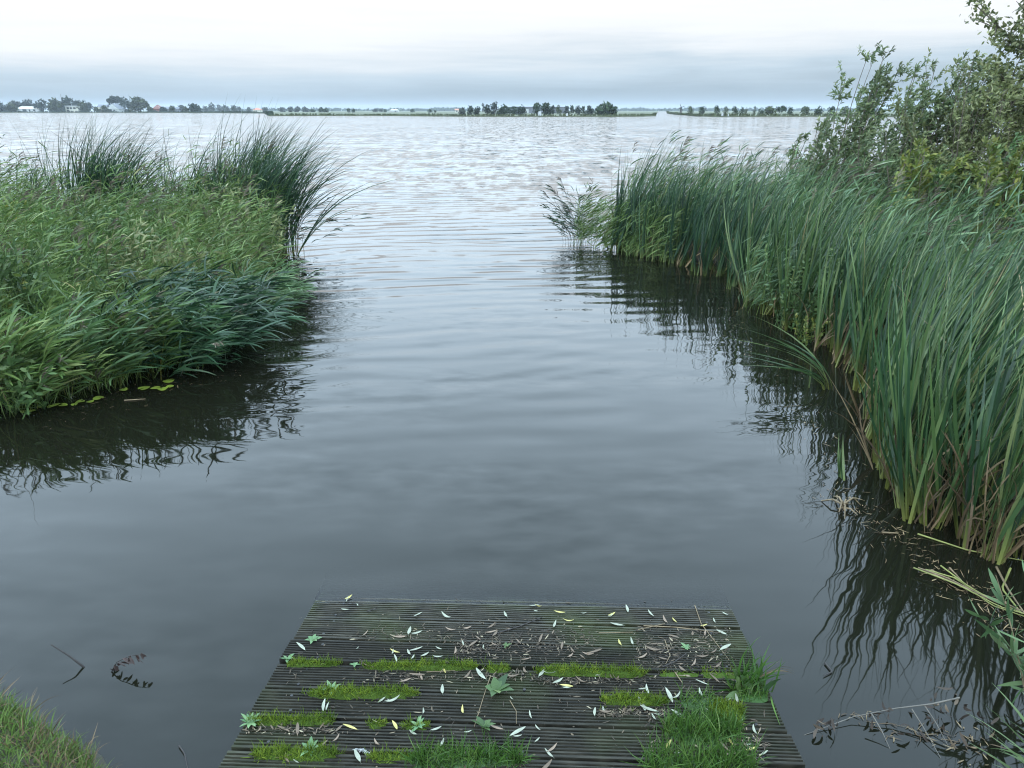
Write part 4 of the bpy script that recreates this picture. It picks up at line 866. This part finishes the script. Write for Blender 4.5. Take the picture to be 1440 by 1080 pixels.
# dead slim stem and white flower head
t = thing('dead_sapling', 'bare pale slim stem standing among the right shrubs', 'sapling', (*at(1407, 8.6), .2)); ms = MB()
tube(ms, [(0, 0, 0), (-.02, 0, 1.0), (.02, 0, 1.6), (.03, 0, 2.1)], [.014, .012, .009, .004], 6); ms.build('stem', M['stalk'], t)
t = thing('white_flower', 'single white flower head above the yellow-green bush', 'flower', (*at(1383, 6.9), .2)); ms, ml = MB(), MB()
tube(ms, [(0, 0, 0), (.0, 0, 1.2), (.01, 0, 1.42)], [.004, .004, .003], 5)
k = 40; ribbons(ml, np.tile([0.01, 0, 1.42], (k, 1)) + rng.normal(0, .015, (k, 3)), nrm(rng.normal(size=(k, 3)) + np.array([0, 0, .8])), np.zeros((k, 3)), np.full(k, .035), np.full(k, .014), 3, 1., 'leaf')
ml.build('petal', M['white'], t); ms.build('stem', M['herb'], t)

# ------------------------------------------------------------------ the sloping jetty
J = thing('jetty', 'dark ribbed wooden jetty sloping down into the water, overgrown with moss', 'jetty', tuple(RO))
J.rotation_euler = RROT.to_euler()
PW = .1555; PWD = .1385; NR = 9
def plank(v0, k):
    """v0: near edge along the slope (towards viewer positive); local y = -v"""
    pts = []   # profile (y, z)
    e = PWD / NR
    pts.append((0, -.030)); pts.append((0, -.0015)); pts.append((.0015, 0))
    for j in range(NR):
        a = j * e
        if j: pts += [(a - .0040, -.0065), (a + .0034, -.0065), (a + .0044, -.0006), (a + .0052, 0)]
        b = (j + 1) * e
        if j < NR - 1: pts += [(b - .0058, 0), (b - .0048, -.0006)]
    pts += [(PWD - .0015, 0), (PWD, -.0015), (PWD, -.030)]
    nx = 90; ox = rng.normal(0, .004); xs = np.linspace(-RW / 2 + ox, RW / 2 + ox, nx); V = []
    ph = rng.random(3) * 6.28
    for x in xs:
        wz = .0012 * math.sin(x * 2.3 + ph[0]) + .0007 * math.sin(x * 7 + ph[1]); wy = .001 * math.sin(x * 3.1 + ph[2])
        V += [(x, y - PWD / 2 + wy, z + wz + (rng.normal(0, .00035) if z > -.02 else 0)) for y, z in pts]
    m_ = len(pts); F = [(a * m_ + b, (a + 1) * m_ + b, (a + 1) * m_ + (b + 1) % m_, a * m_ + (b + 1) % m_) for a in range(nx - 1) for b in range(m_)]
    F += [tuple(range(m_)), tuple((nx - 1) * m_ + b for b in reversed(range(m_)))]
    o = poly_obj('plank', V, F, M['plank'], J, smooth=False)
    o.location = (0, -(v0 + PWD / 2), rng.normal(0, .0018)); o.rotation_euler = (rng.normal(0, .010), rng.normal(0, .0012), rng.normal(0, .0016))
    for x in (-.82, .02, .83) if k % 2 == 0 else (-.81, .83):
        for yy in (-.042, .040):
            n_ = 10; Vs = [(0, 0, .0016)] + [(.006 * math.cos(i * .6283), .006 * math.sin(i * .6283), .0012) for i in range(n_)] + [(.0068 * math.cos(i * .6283), .0068 * math.sin(i * .6283), -.004) for i in range(n_)]
            Fs = [(0, 1 + i, 1 + (i + 1) % n_) for i in range(n_)] + [(1 + i, 11 + i, 11 + (i + 1) % n_, 1 + (i + 1) % n_) for i in range(n_)]
            s = poly_obj('screw', Vs, Fs, M['screw'], o); s.location = (x + rng.normal(0, .012), yy + rng.normal(0, .004), -.0008)
M['screw'] = solid('screw_head', (.03, .03, .03), .4, .3, 50, 0, .6)
for k in range(-1, 16): plank(.037 + (k - 1) * PW + .003, k)
for x in (-.72, 0., .72): part_box('support_beam', M['pole'], J, x - .035, x + .035, -2.5, .40, -.13, -.034)

# things lying and growing on the jetty
def on_ramp(name, label, cat, px, py, group=None, lift=.001):
    t = thing(name, label, cat, tuple(ramp(px, py, lift)), group); t.rotation_euler = RROT.to_euler(); return t
def world_up(): return np.array(RROT.transposed() @ Vector((0, 0, 1)))
UP = world_up()
def moss(label, px0, px1, py, wid, hgt, mat='moss', blade=.018, dens=60000, name='moss_strip', cat='moss', dy=0, amp=.5):
    a, b = ramp(px0, py), ramp(px1, py + dy); c = (a + b) / 2; L = np.linalg.norm(b - a)
    t = bpy.data.objects.new('tmp', None); M3 = RROT.transposed()
    e = np.array(M3 @ Vector(b - a)); ang = math.atan2(e[1], e[0])
    mb = MB()
    # mound
    nu, nv = max(8, int(L / .012)), 8; u = np.linspace(-.5, .5, nu); v = np.linspace(-1, 1, nv)
    U, W = np.meshgrid(u, v); n1 = vnoise(np.stack([U.ravel() * L * 9 + px0, W.ravel() * 1.5], 1), 1., 2).reshape(U.shape)
    edgew = np.sqrt(np.clip(1 - (2 * U) ** 4, 0, 1)) * (1 - amp + 2 * amp * np.array([(.55 * vnoise(np.array([[q * L * 9 + px0 * .3, 1.]]), 1., 6)[0] + .45 * vnoise(np.array([[q * L * 34 + px0 * .7, 1.]]), 1., 9)[0]) for q in u])[None, :]).clip(.12, 1.4)
    hgt *= .8; blade *= 1.65
    Z = hgt * edgew * np.clip(1 - W ** 2, 0, 1) ** .6 * (.6 + .7 * n1) - .004
    V = np.stack([U * L, W * wid * .5 * edgew, Z], -1).reshape(-1, 3)
    F = np.array([[j * nu + i, j * nu + i + 1, (j + 1) * nu + i + 1, (j + 1) * nu + i] for j in range(nv - 1) for i in range(nu - 1)])
    mb.add(V, F, np.full(len(V), .30), np.full(len(V), .12))
    N = int(dens * L * wid); f = rng.random(N) * (len(F)); fi = f.astype(int)
    s, r_ = rng.random((N, 1)), rng.random((N, 1)); q = V[F[fi]]; Pb = (q[:, 0] * (1 - s) + q[:, 1] * s) * (1 - r_) + (q[:, 3] * (1 - s) + q[:, 2] * s) * r_
    keep = Pb[:, 2] > -.003; Pb = Pb[keep]; N = len(Pb)
    N2 = int(N * .22); st = np.stack([rng.uniform(-.56, .56, N2) * L, rng.normal(0, .42, N2) * wid, np.full(N2, -.001)], 1)
    st = st[vnoise(st * 45, 1., 31) > .5]; Pb = np.concatenate([Pb, st]); N = len(Pb)
    hn = .35 + 1.25 * vnoise(Pb * 60, 1., 12) ** 1.3
    ribbons(mb, Pb, nrm(rng.normal(0, .45, (N, 3)) + UP), rng.normal(0, .5, (N, 3)), blade * rng.uniform(.5, 1.25, N) * hn, np.full(N, .0020 if blade < .03 else .0034), 3, 1.3, 'blade', np.clip(vnoise(Pb * 40, 1., 17) * .7 + rng.random(N) * .4 - .05, 0, 1))
    o = mb.build(name, M[mat]); bpy.data.objects.remove(t)
    o.location = tuple(c); o.rotation_euler = (RROT @ Matrix.Rotation(ang, 3, 'Z')).to_euler()
    return tag(o, label, cat, 'moss strips in the plank seams' if name == 'moss_strip' else None)
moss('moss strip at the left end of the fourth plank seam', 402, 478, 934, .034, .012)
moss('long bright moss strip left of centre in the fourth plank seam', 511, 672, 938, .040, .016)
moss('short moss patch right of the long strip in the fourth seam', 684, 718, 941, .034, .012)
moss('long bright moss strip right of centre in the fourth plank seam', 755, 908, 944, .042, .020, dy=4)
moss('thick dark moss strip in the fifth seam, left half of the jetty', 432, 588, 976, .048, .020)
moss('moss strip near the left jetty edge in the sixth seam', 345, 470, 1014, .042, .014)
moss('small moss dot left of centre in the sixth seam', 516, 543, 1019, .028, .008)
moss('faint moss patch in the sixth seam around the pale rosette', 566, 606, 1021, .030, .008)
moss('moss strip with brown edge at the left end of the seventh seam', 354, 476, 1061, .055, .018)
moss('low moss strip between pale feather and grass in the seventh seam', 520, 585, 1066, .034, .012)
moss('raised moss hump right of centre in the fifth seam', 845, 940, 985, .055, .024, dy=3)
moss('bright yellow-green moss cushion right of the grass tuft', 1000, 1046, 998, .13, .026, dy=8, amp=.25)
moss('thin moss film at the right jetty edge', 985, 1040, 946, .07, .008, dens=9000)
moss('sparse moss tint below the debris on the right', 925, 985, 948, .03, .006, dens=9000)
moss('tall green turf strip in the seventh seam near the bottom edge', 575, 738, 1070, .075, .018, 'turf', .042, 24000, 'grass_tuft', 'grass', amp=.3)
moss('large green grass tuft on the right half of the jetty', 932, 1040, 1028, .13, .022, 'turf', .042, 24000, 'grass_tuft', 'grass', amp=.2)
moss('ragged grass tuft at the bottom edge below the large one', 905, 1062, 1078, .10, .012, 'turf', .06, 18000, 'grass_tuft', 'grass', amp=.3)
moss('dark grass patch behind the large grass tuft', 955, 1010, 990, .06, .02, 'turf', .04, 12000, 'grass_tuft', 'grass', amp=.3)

def weed(label, px, py, n, L, W, mat='herb_pale', el=.5, name='weed', S=6):
    t = on_ramp(name, label, 'weed', px, py); mb = MB()
    az = np.arange(n) * 2.4 + rng.normal(0, .3, n); e = el * rng.uniform(.6, 1.5, n)
    d = np.stack([np.cos(az), np.sin(az), e], 1); q = np.stack([np.sin(az) * 0, np.zeros(n), np.ones(n)], 1)
    ribbons(mb, np.zeros((n, 3)) + np.array([0, 0, .004]), d, np.array([0, 0, -.55]) + np.zeros((n, 3)), L * rng.uniform(.6, 1.15, n), np.full(n, W) * rng.uniform(.8, 1.15, n), S, 1.3, 'ovate', q=q + rng.normal(0, .15, (n, 3)))
    mb.build('foliage', M[mat], t)
    return t
weed('small leafy weed near the far left corner of the jetty', 440, 901, 9, .035, .016)
weed('little pale weed between the two left moss strips', 499, 936, 6, .022, .010)
weed('pale weed sprouting from the thick dark moss strip', 466, 972, 7, .045, .017)
weed('pale rosette weed at the left jetty edge in the sixth seam', 352, 1018, 12, .05, .013)
weed('small weed in the left end of the seventh seam', 436, 1056, 8, .045, .017)
weed('large serrated broad-leaved weed in the middle of the jetty', 698, 972, 9, .075, .036, 'herb', .9)
weed('broad-leaved seedling below the large middle weed', 679, 1023, 7, .05, .022, 'herb', .7)
weed('grey-green rosette left of the broad-leaved seedling', 588, 1022, 11, .04, .011)
weed('tiny weed in the leaf litter on the right of the jetty', 965, 912, 8, .03, .013)
weed('small dark weed in the centre leaf litter', 712, 909, 8, .022, .011, 'herb')
weed('small weed at the left end of the fourth seam moss', 404, 928, 6, .03, .014)
# big tuft at the right edge
t = on_ramp('sedge_tuft', 'tall leafy grass and dock tuft at the right jetty edge', 'plant', 1052, 968); mb, m2 = MB(), MB()
n_ = 60; ribbons(mb, rng.normal(0, .03, (n_, 3)) * np.array([1.1, .7, 0]), nrm(rng.normal(0, .33, (n_, 3)) + np.array([.1, 0, 1.])), rng.normal(0, .55, (n_, 3)) + np.array([.35, 0, -.25]), rng.uniform(.08, .19, n_), np.full(n_, .008), 7, 1.6, 'blade', rnd=rng.random(n_) * .7)
n_ = 9; ribbons(m2, rng.normal(0, .03, (n_, 3)) * np.array([1, 1, 0]) - np.array([.03, .02, 0]), nrm(rng.normal(0, .5, (n_, 3)) + np.array([-.1, -.2, .9])), np.tile([0, -.3, -.5], (n_, 1)), rng.uniform(.07, .12, n_), np.full(n_, .032), 7, 1.3, 'ovate')
mb.build('grass_blade', M['turf'], t); m2.build('dock_leaf', M['herb'], t)
mb = MB(); n_ = 4; ribbons(mb, np.tile([.04, 0, .05], (n_, 1)), np.tile([.8, .2, .5], (n_, 1)) + rng.normal(0, .15, (n_, 3)), np.tile([.3, 0, -1.3], (n_, 1)), rng.uniform(.12, .2, n_), np.full(n_, .004), 8, 1.4, 'blade'); mb.build('dry_blade', M['dry'], t)
moss('dark turf at the foot of the right edge tuft', 1030, 1080, 975, .10, .014, 'turf', .03, 9000, 'grass_tuft', 'grass', amp=.3)

# fallen willow leaves: a few meshes, each colour its own description
def leaf_mesh(kind, seed):
    r = np.random.default_rng(seed); L = r.uniform(.034, .066); w = r.uniform(.0085, .012); S = 8; V = []; bend = r.uniform(-.22, .22); cu = r.uniform(.1, 1.4)
    for k in range(S + 1):
        t_ = k / S; hw = w * .5 * max(.05, math.sin(math.pi * min(1, t_ * .95 + .04)) ** .85); x = (t_ - .5) * L; y = bend * (t_ - .5) ** 2 * L
        z = .003 + cu * (t_ - .5) ** 2 * L * .5
        V += [(x, y - hw, z + hw * .35), (x, y, z), (x, y + hw, z + hw * .35)]
    V += [(.5 * L + .008, bend * .25 * L + .002, .004)]
    F = [(3 * k + j, 3 * k + j + 3, 3 * k + j + 4, 3 * k + j + 1) for k in range(S) for j in range(2)] + [(3 * S, 3 * S + 3, 3 * S + 1), (3 * S + 1, 3 * S + 3, 3 * S + 2)]
    me = bpy.data.meshes.new('willow_leaf'); me.from_pydata(V, [], F); me.update(); me.polygons.foreach_set('use_smooth', [True] * len(F)); me.materials.append(M[kind]); return me
LK = {'silver': ((.26, .275, .205), 'pale silvery willow leaf lying on the dark jetty planks', 'pale fallen willow leaves on the jetty'),
      'yellow': ((.38, .33, .10), 'yellow willow leaf lying on the dark jetty planks', 'yellow fallen willow leaves on the jetty'),
      'brown': ((.105, .072, .042), 'brown dried willow leaf lying on the dark jetty planks', 'brown fallen willow leaves on the jetty'),
      'rosy': ((.19, .135, .09), 'pinkish-tan dried willow leaf lying on the dark jetty planks', 'pinkish fallen willow leaves on the jetty')}
LMESH = {}
for k, (c, _, _) in LK.items():
    M[k] = solid('willow_leaf_' + k, c, .5, .3, 60); LMESH[k] = [leaf_mesh(k, s + len(k) * 10) for s in range(5)]
def drop_leaf(kind, px, py, ang=None, s=1., lift=.0015):
    o = bpy.data.objects.new('willow_leaf', random.choice(LMESH[kind])); COL.objects.link(o)
    o.location = tuple(ramp(px, py, lift)); R_ = RROT @ Matrix.Rotation(ang if ang is not None else rng.random() * 6.28, 3, 'Z') @ Matrix.Rotation(rng.normal(0, .12), 3, 'X') @ Matrix.Rotation(rng.normal(0, .08), 3, 'Y')
    o.rotation_euler = R_.to_euler(); o.scale = (s, s, s)
    tag(o, LK[kind][1], 'leaf', LK[kind][2])
SIL = [(488, 843), (504, 853), (487, 857), (589, 866), (626, 866), (753, 851), (756, 859), (779, 879), (711, 866), (822, 862), (883, 858), (915, 861), (858, 866), (867, 880), (424, 909), (553, 917), (555, 926), (575, 890), (585, 891), (574, 918), (580, 924), (586, 914), (596, 920), (616, 912), (617, 925), (503, 911), (621, 974), (454, 995), (459, 993), (536, 984), (530, 975), (548, 986), (594, 999), (553, 987), (612, 1027), (582, 1033), (621, 1045), (657, 1027), (676, 949), (729, 1030), (727, 1036), (755, 1024), (772, 946), (760, 950), (787, 960), (797, 968), (843, 950), (838, 956), (902, 990), (912, 1000), (925, 1003), (918, 1009), (942, 979), (952, 980), (960, 977), (905, 970), (909, 973), (984, 974), (994, 997), (1010, 1003), (1042, 1008), (1060, 1028), (1052, 1048), (955, 1005), (1004, 874), (1015, 889), (1018, 913), (1020, 864), (1020, 986), (1036, 985), (755, 1040), (773, 1063), (836, 1003), (1012, 1070), (1074, 1060), (952, 1060), (720, 982), (744, 1004), (504, 1065), (415, 1073), (1060, 947), (986, 960), (680, 912), (651, 906), (888, 904), (850, 1000), (1005, 1020)]
for px, py in SIL: drop_leaf('silver', px + rng.normal(0, 1), py + rng.normal(0, 1), s=rng.choice([.45, .6, .8, 1., 1.25]) * rng.uniform(.85, 1.15))
YEL = [(490, 841), (757, 853), (860, 865), (787, 862), (948, 873), (555, 917), (556, 1021), (493, 1023), (797, 965), (940, 1048), (1046, 976), (1024, 1040), (1056, 1055), (990, 880), (799, 874), (625, 944), (650, 1000), (871, 905)]
for px, py in YEL: drop_leaf('yellow', px, py, s=rng.uniform(.6, 1.1))
for px, py in [(662, 905), (700, 893), (712, 885), (730, 900), (760, 905), (775, 890), (790, 908), (803, 915), (690, 880), (674, 898), (745, 913), (820, 925), (830, 918), (915, 915), (925, 905), (950, 895), (975, 893), (990, 905), (1000, 918), (1010, 935), (935, 925), (960, 940), (968, 950), (985, 930), (655, 1072), (850, 1000), (880, 998), (1020, 1020), (1035, 1030), (600, 935), (585, 950), (660, 950), (720, 950), (740, 944), (420, 1027), (450, 1022), (396, 1026), (475, 1030), (520, 935), (870, 955), (820, 958), (1005, 950), (1040, 990), (455, 1044), (405, 1065), (765, 1078)]:
    drop_leaf('brown', px + rng.normal(0, 3), py + rng.normal(0, 2), s=rng.uniform(.6, 1.15), lift=.003)
for px, py in [(632, 886), (693, 888), (473, 1038), (404, 1066), (806, 921), (827, 920), (957, 932), (975, 933), (700, 905), (590, 955), (570, 957), (990, 889), (935, 875), (845, 945), (1018, 1050), (1030, 1062), (560, 893), (515, 893), (660, 880), (905, 925), (640, 918), (776, 1050), (530, 1046), (700, 1020), (1046, 1046), (740, 930)]:
    drop_leaf('rosy', px + rng.normal(0, 2), py + rng.normal(0, 2), s=rng.uniform(.6, 1.1), lift=.002)
# litter: crumbled bits nobody could count
mb = MB()
for (x0, x1, y0, y1, k) in ((640, 840, 876, 930, 520), (895, 1030, 878, 955, 620), (500, 640, 880, 905, 120), (640, 700, 905, 925, 90), (345, 480, 1022, 1032, 130), (520, 740, 945, 957, 160), (750, 910, 952, 962, 150), (840, 945, 996, 1008, 160), (900, 1080, 1000, 1075, 260), (600, 740, 1068, 1082, 160), (400, 1040, 855, 1080, 420)):
    px = rng.uniform(x0, x1, k); py = rng.normal((y0 + y1) / 2, (y1 - y0) / 4.2, k); P = np.array([ramp(a, max(b, 846), .003) for a, b in zip(px, py)])
    az = rng.random(k) * 6.28; d = np.cos(az)[:, None] * REX + np.sin(az)[:, None] * REY + REN * rng.normal(.08, .12, k)[:, None]
    ribbons(mb, P, d, rng.normal(0, .35, (k, 3)), rng.uniform(.006, .032, k), rng.uniform(.0015, .006, k), 3, 1.2, 'leaf', q=np.tile(REN, (k, 1)) + rng.normal(0, .4, (k, 3)))
M['litter'] = veg('crumbled_leaf', [(0, (.020, .015, .010)), (.6, (.055, .041, .027)), (.9, (.13, .10, .065)), (1, (.30, .26, .17))], trans=.05, rough=.7)
tag(mb.build('leaf_litter', M['litter']), 'dark crumbled leaf litter scattered over the jetty planks', 'leaf litter', kind='stuff')
def stalk(label, pts, r, mat='stalk'):
    P = np.array([ramp(px, py, .004) for px, py in pts]); c = P[0]; mb = MB(); Q = P - c
    if len(Q) > 2:
        tt = np.linspace(0, len(Q) - 1, 9); Q = np.stack([np.interp(tt, np.arange(len(Q)), Q[:, j]) for j in range(3)], 1)
    tube(mb, Q, np.linspace(r, r * .6, len(Q)), 5); o = mb.build('dry_stalk', M[mat]); o.location = tuple(c); tag(o, label, 'stalk', 'dry stalks on the jetty')
stalk('long straight tan reed stalk on the second plank at right', [(905, 880), (950, 882), (1003, 888)], .0028)
stalk('bent tan reed stalk crossing the straight one towards the right edge', [(977, 851), (986, 877), (1026, 929)], .0022)
stalk('faint tan stalk left of the long straight one', [(842, 890), (890, 889)], .0022)
stalk('short tan stalk overlapping the left end of the long straight one', [(895, 886), (935, 877)], .0025)
stalk('dark twig in the right leaf litter', [(932, 938), (950, 930), (965, 919)], .003, 'twig')
stalk('short tan stalk below the right leaf litter', [(949, 945), (960, 961)], .0025)
stalk('tan stalk leaning from the large middle weed', [(690, 950), (680, 980), (667, 1022)], .002)
stalk('curved brown stalk right of the large middle weed', [(717, 985), (726, 1000), (726, 1018)], .0015)
stalk('black twig over the centre leaf litter', [(690, 893), (730, 881), (762, 868)], .003, 'twig')
stalk('thin tan stalk standing out of the right leaf litter', [(935, 900), (942, 922), (936, 934)], .0018)
stalk('brown stalk in the seam at the middle', [(600, 945), (640, 943)], .0018)
stalk('small dark twig on the far left of the jetty', [(516, 860), (530, 855)], .003, 'twig')
# pale feather-like scrap
t = on_ramp('feather', 'crumpled white feather in the seventh seam of the jetty', 'feather', 510, 1058); mb = MB()
n_ = 120; u = rng.normal(0, .011, n_); ribbons(mb, np.stack([u, -u * .3, np.full(n_, .006)], 1), rng.normal(0, 1, (n_, 3)) * np.array([1, .8, .5]) + np.array([.3, 0, .2]), rng.normal(0, .6, (n_, 3)), rng.uniform(.004, .012, n_), np.full(n_, .0022), 3, 1., 'leaf')
mb.build('vane', M['white'], t); mb = MB(); tube(mb, [(-.026, .009, .006), (0, 0, .01), (.026, -.009, .006)], .0009, 5); mb.build('shaft', M['white'], t)

# near left grass corner
def near_z(P):
    sd = edge_dist(P, NEAR); k = np.clip((sd + .35) / .45, 0, 1); k = k * k * (3 - 2 * k)
    return -.35 + .45 * k + np.clip(sd, 0, 3) * .12 - .015
mb = MB(); NP = [(-2.6, 2.3), (-2.0, 2.1), (-1.72, 1.95), (-1.43, 1.80), (-1.22, 1.58), (-1.6, 1.3), (-2.6, 1.3)]
P = scatter(NP, 11000); P[:, 2] = near_z(P)
grass(mb, P, (.04, .10), (.2, 1.1), .0030, 5, .4, azs=.9)
tag(mb.build('grass', M['grass']), 'short wispy grass on the bank at the near left corner', 'grass', kind='stuff')
mb = MB(); P = scatter(NP, 3200); P[:, 2] = near_z(P); grass(mb, P, (.05, .14), (.4, 1.4), .003, 5, .6, azs=1.2)
tag(mb.build('dry_grass', M['dry']), 'straw-coloured dead grass in the near left corner', 'dead grass', kind='stuff')
mb = MB(); NP2 = [(-1.32, 1.5), (-1.0, 1.32), (1.0, 1.32), (1.5, 1.5), (2.3, 2.05), (3.5, 2.3), (3.5, 0), (-1.5, 0)]
P = scatter(NP2, 16000); P = P[(np.abs(P[:, 0]) > 1.06)]; P[:, 2] = near_z(P); grass(mb, P, (.06, .16), (.2, 1.1), .004, 5, .4, azs=.9)
tag(mb.build('grass', M['grass']), 'grass on the near bank around the foot of the jetty', 'grass', kind='stuff')

# ------------------------------------------------------------------ haze
HZ = box(-3000, 3000, -60, 5500, -2.6, 34)
m, nt, N, Lk = newmat('air'); v = N('ShaderNodeVolumePrincipled'); v.inputs['Color'].default_value = (.80, .88, .95, 1); v.inputs['Density'].default_value = .00016; v.inputs['Anisotropy'].default_value = .2
o = N('ShaderNodeOutputMaterial'); Lk(v.outputs[0], o.inputs['Volume'])
hz = poly_obj('haze', HZ[0], HZ[1], m); hz['kind'] = 'stuff'; hz['label'] = 'thin pale haze over the lake'; hz['category'] = 'haze'

# ------------------------------------------------------------------ sky, sun, camera
SUN_EL, SUN_AZ = math.radians(50), math.radians(205)      # behind the camera, under cloud
W = bpy.data.worlds.new('World'); SC.world = W; W.use_nodes = True; nt = W.node_tree; nt.nodes.clear(); N, Lk = nt.nodes.new, nt.links.new
sky = N('ShaderNodeTexSky'); sky.sky_type = 'NISHITA'; sky.sun_disc = False; sky.sun_elevation = SUN_EL; sky.sun_rotation = SUN_AZ
tc = N('ShaderNodeTexCoord'); sp = N('ShaderNodeSeparateXYZ'); Lk(tc.outputs['Generated'], sp.inputs[0])
def math_n(op, a, b=None):
    n_ = N('ShaderNodeMath'); n_.operation = op
    for k, v in enumerate((a, b)):
        if v is None: continue
        if isinstance(v, (int, float)): n_.inputs[k].default_value = v
        else: Lk(v, n_.inputs[k])
    return n_.outputs[0]
zc = math_n('MAXIMUM', sp.outputs[2], 0.)
# streaks of cloud lying in layers
mp = N('ShaderNodeMapping'); mp.inputs['Scale'].default_value = (2.2, 2.2, 26); mp.inputs['Rotation'].default_value = (0, .035, 0); Lk(tc.outputs['Generated'], mp.inputs[0])
c1 = N('ShaderNodeTexNoise'); c1.inputs['Scale'].default_value = 1.25; c1.inputs['Detail'].default_value = 5; c1.inputs['Roughness'].default_value = .5; c1.inputs['Distortion'].default_value = .25; Lk(mp.outputs[0], c1.inputs['Vector'])
# unevenness shifts the gradient, so bands of darker cloud reach up
sh_ = math_n('MULTIPLY', math_n('SUBTRACT', c1.outputs['Fac'], .5), .085)
sh_ = math_n('MULTIPLY', sh_, math_n('MINIMUM', math_n('MULTIPLY', zc, 14.), 1.))
xr = math_n('MULTIPLY', sp.outputs[0], -.045)
zz = math_n('ADD', math_n('ADD', zc, sh_), math_n('MULTIPLY', xr, math_n('MINIMUM', math_n('MULTIPLY', zc, 10.), 1.)))
c2m = N('ShaderNodeMapping'); c2m.inputs['Scale'].default_value = (3.5, 3.5, 60); c2m.inputs['Rotation'].default_value = (0, .05, 0); Lk(tc.outputs['Generated'], c2m.inputs[0])
c2 = N('ShaderNodeTexNoise'); c2.inputs['Scale'].default_value = 1.6; c2.inputs['Detail'].default_value = 6; c2.inputs['Roughness'].default_value = .62; c2.inputs['Distortion'].default_value = .5; Lk(c2m.outputs[0], c2.inputs['Vector'])
zz = math_n('ADD', zz, math_n('MULTIPLY', math_n('SUBTRACT', c2.outputs['Fac'], .5), math_n('MULTIPLY', math_n('MINIMUM', math_n('MULTIPLY', zc, 14.), 1.), .030)))
K = 4.6
stops = [(0., (.31, .385, .45)), (.02, (.36, .45, .525)), (.04, (.56, .675, .77)), (.06, (.79, .85, .905)), (.08, (.95, .975, 1.0)), (.115, (1.05, 1.07, 1.10)), (.18, (2.1, 2.5, 2.85)), (.36, (2.75, 3.5, 4.2)), (.55, (2.8, 3.65, 4.45)), (.7, (2.55, 3.4, 4.25)), (1., (2.55, 3.4, 4.25))]
rp = ramp_node(nt, [(p, tuple(v / K for v in c)) for p, c in stops]); Lk(zz, rp.inputs[0])
cl = N('ShaderNodeVectorMath'); cl.operation = 'SCALE'; cl.inputs['Scale'].default_value = K * 10 * .95; Lk(rp.outputs[0], cl.inputs[0])
nk = N('ShaderNodeVectorMath'); nk.operation = 'SCALE'; nk.inputs['Scale'].default_value = .05; Lk(sky.outputs[0], nk.inputs[0])
ad = N('ShaderNodeVectorMath'); ad.operation = 'ADD'; Lk(cl.outputs[0], ad.inputs[0]); Lk(nk.outputs[0], ad.inputs[1])
bg = N('ShaderNodeBackground'); bg.inputs['Strength'].default_value = .1; Lk(ad.outputs[0], bg.inputs[0])
wo = N('ShaderNodeOutputWorld'); Lk(bg.outputs[0], wo.inputs[0])
sl = bpy.data.lights.new('sun', 'SUN'); sl.energy = .9; sl.angle = math.radians(25); sl.color = (1, .90, .72)
so = bpy.data.objects.new('sun', sl); COL.objects.link(so); so.location = (0, -5, 20)
sd = Vector((math.sin(SUN_AZ) * math.cos(SUN_EL), math.cos(SUN_AZ) * math.cos(SUN_EL), math.sin(SUN_EL)))
so.rotation_euler = (-sd).to_track_quat('-Z', 'Y').to_euler()

cam = bpy.data.cameras.new('camera'); co = bpy.data.objects.new('camera', cam); COL.objects.link(co)
co.location = (0, 0, H); co.rotation_euler = (math.pi / 2 - PITCH, 0, 0)
cam.sensor_width = 36; cam.lens = 36 * FPX / 1440; cam.clip_start = .05; cam.clip_end = 20000
SC.camera = co
SC.view_settings.view_transform = 'Standard'; SC.view_settings.look = 'None'; SC.view_settings.exposure = 0; SC.view_settings.gamma = 1
SC.render.engine = 'CYCLES'
SC.cycles.max_bounces = 6; SC.cycles.diffuse_bounces = 3; SC.cycles.glossy_bounces = 3; SC.cycles.transmission_bounces = 4; SC.cycles.transparent_max_bounces = 8; SC.cycles.volume_bounces = 0
SC.cycles.use_denoising = True; SC.cycles.use_adaptive_sampling = False
SC.cycles.pixel_filter_type = 'BLACKMAN_HARRIS'; SC.cycles.filter_width = 1.15
SC.cycles.sample_clamp_indirect = 6
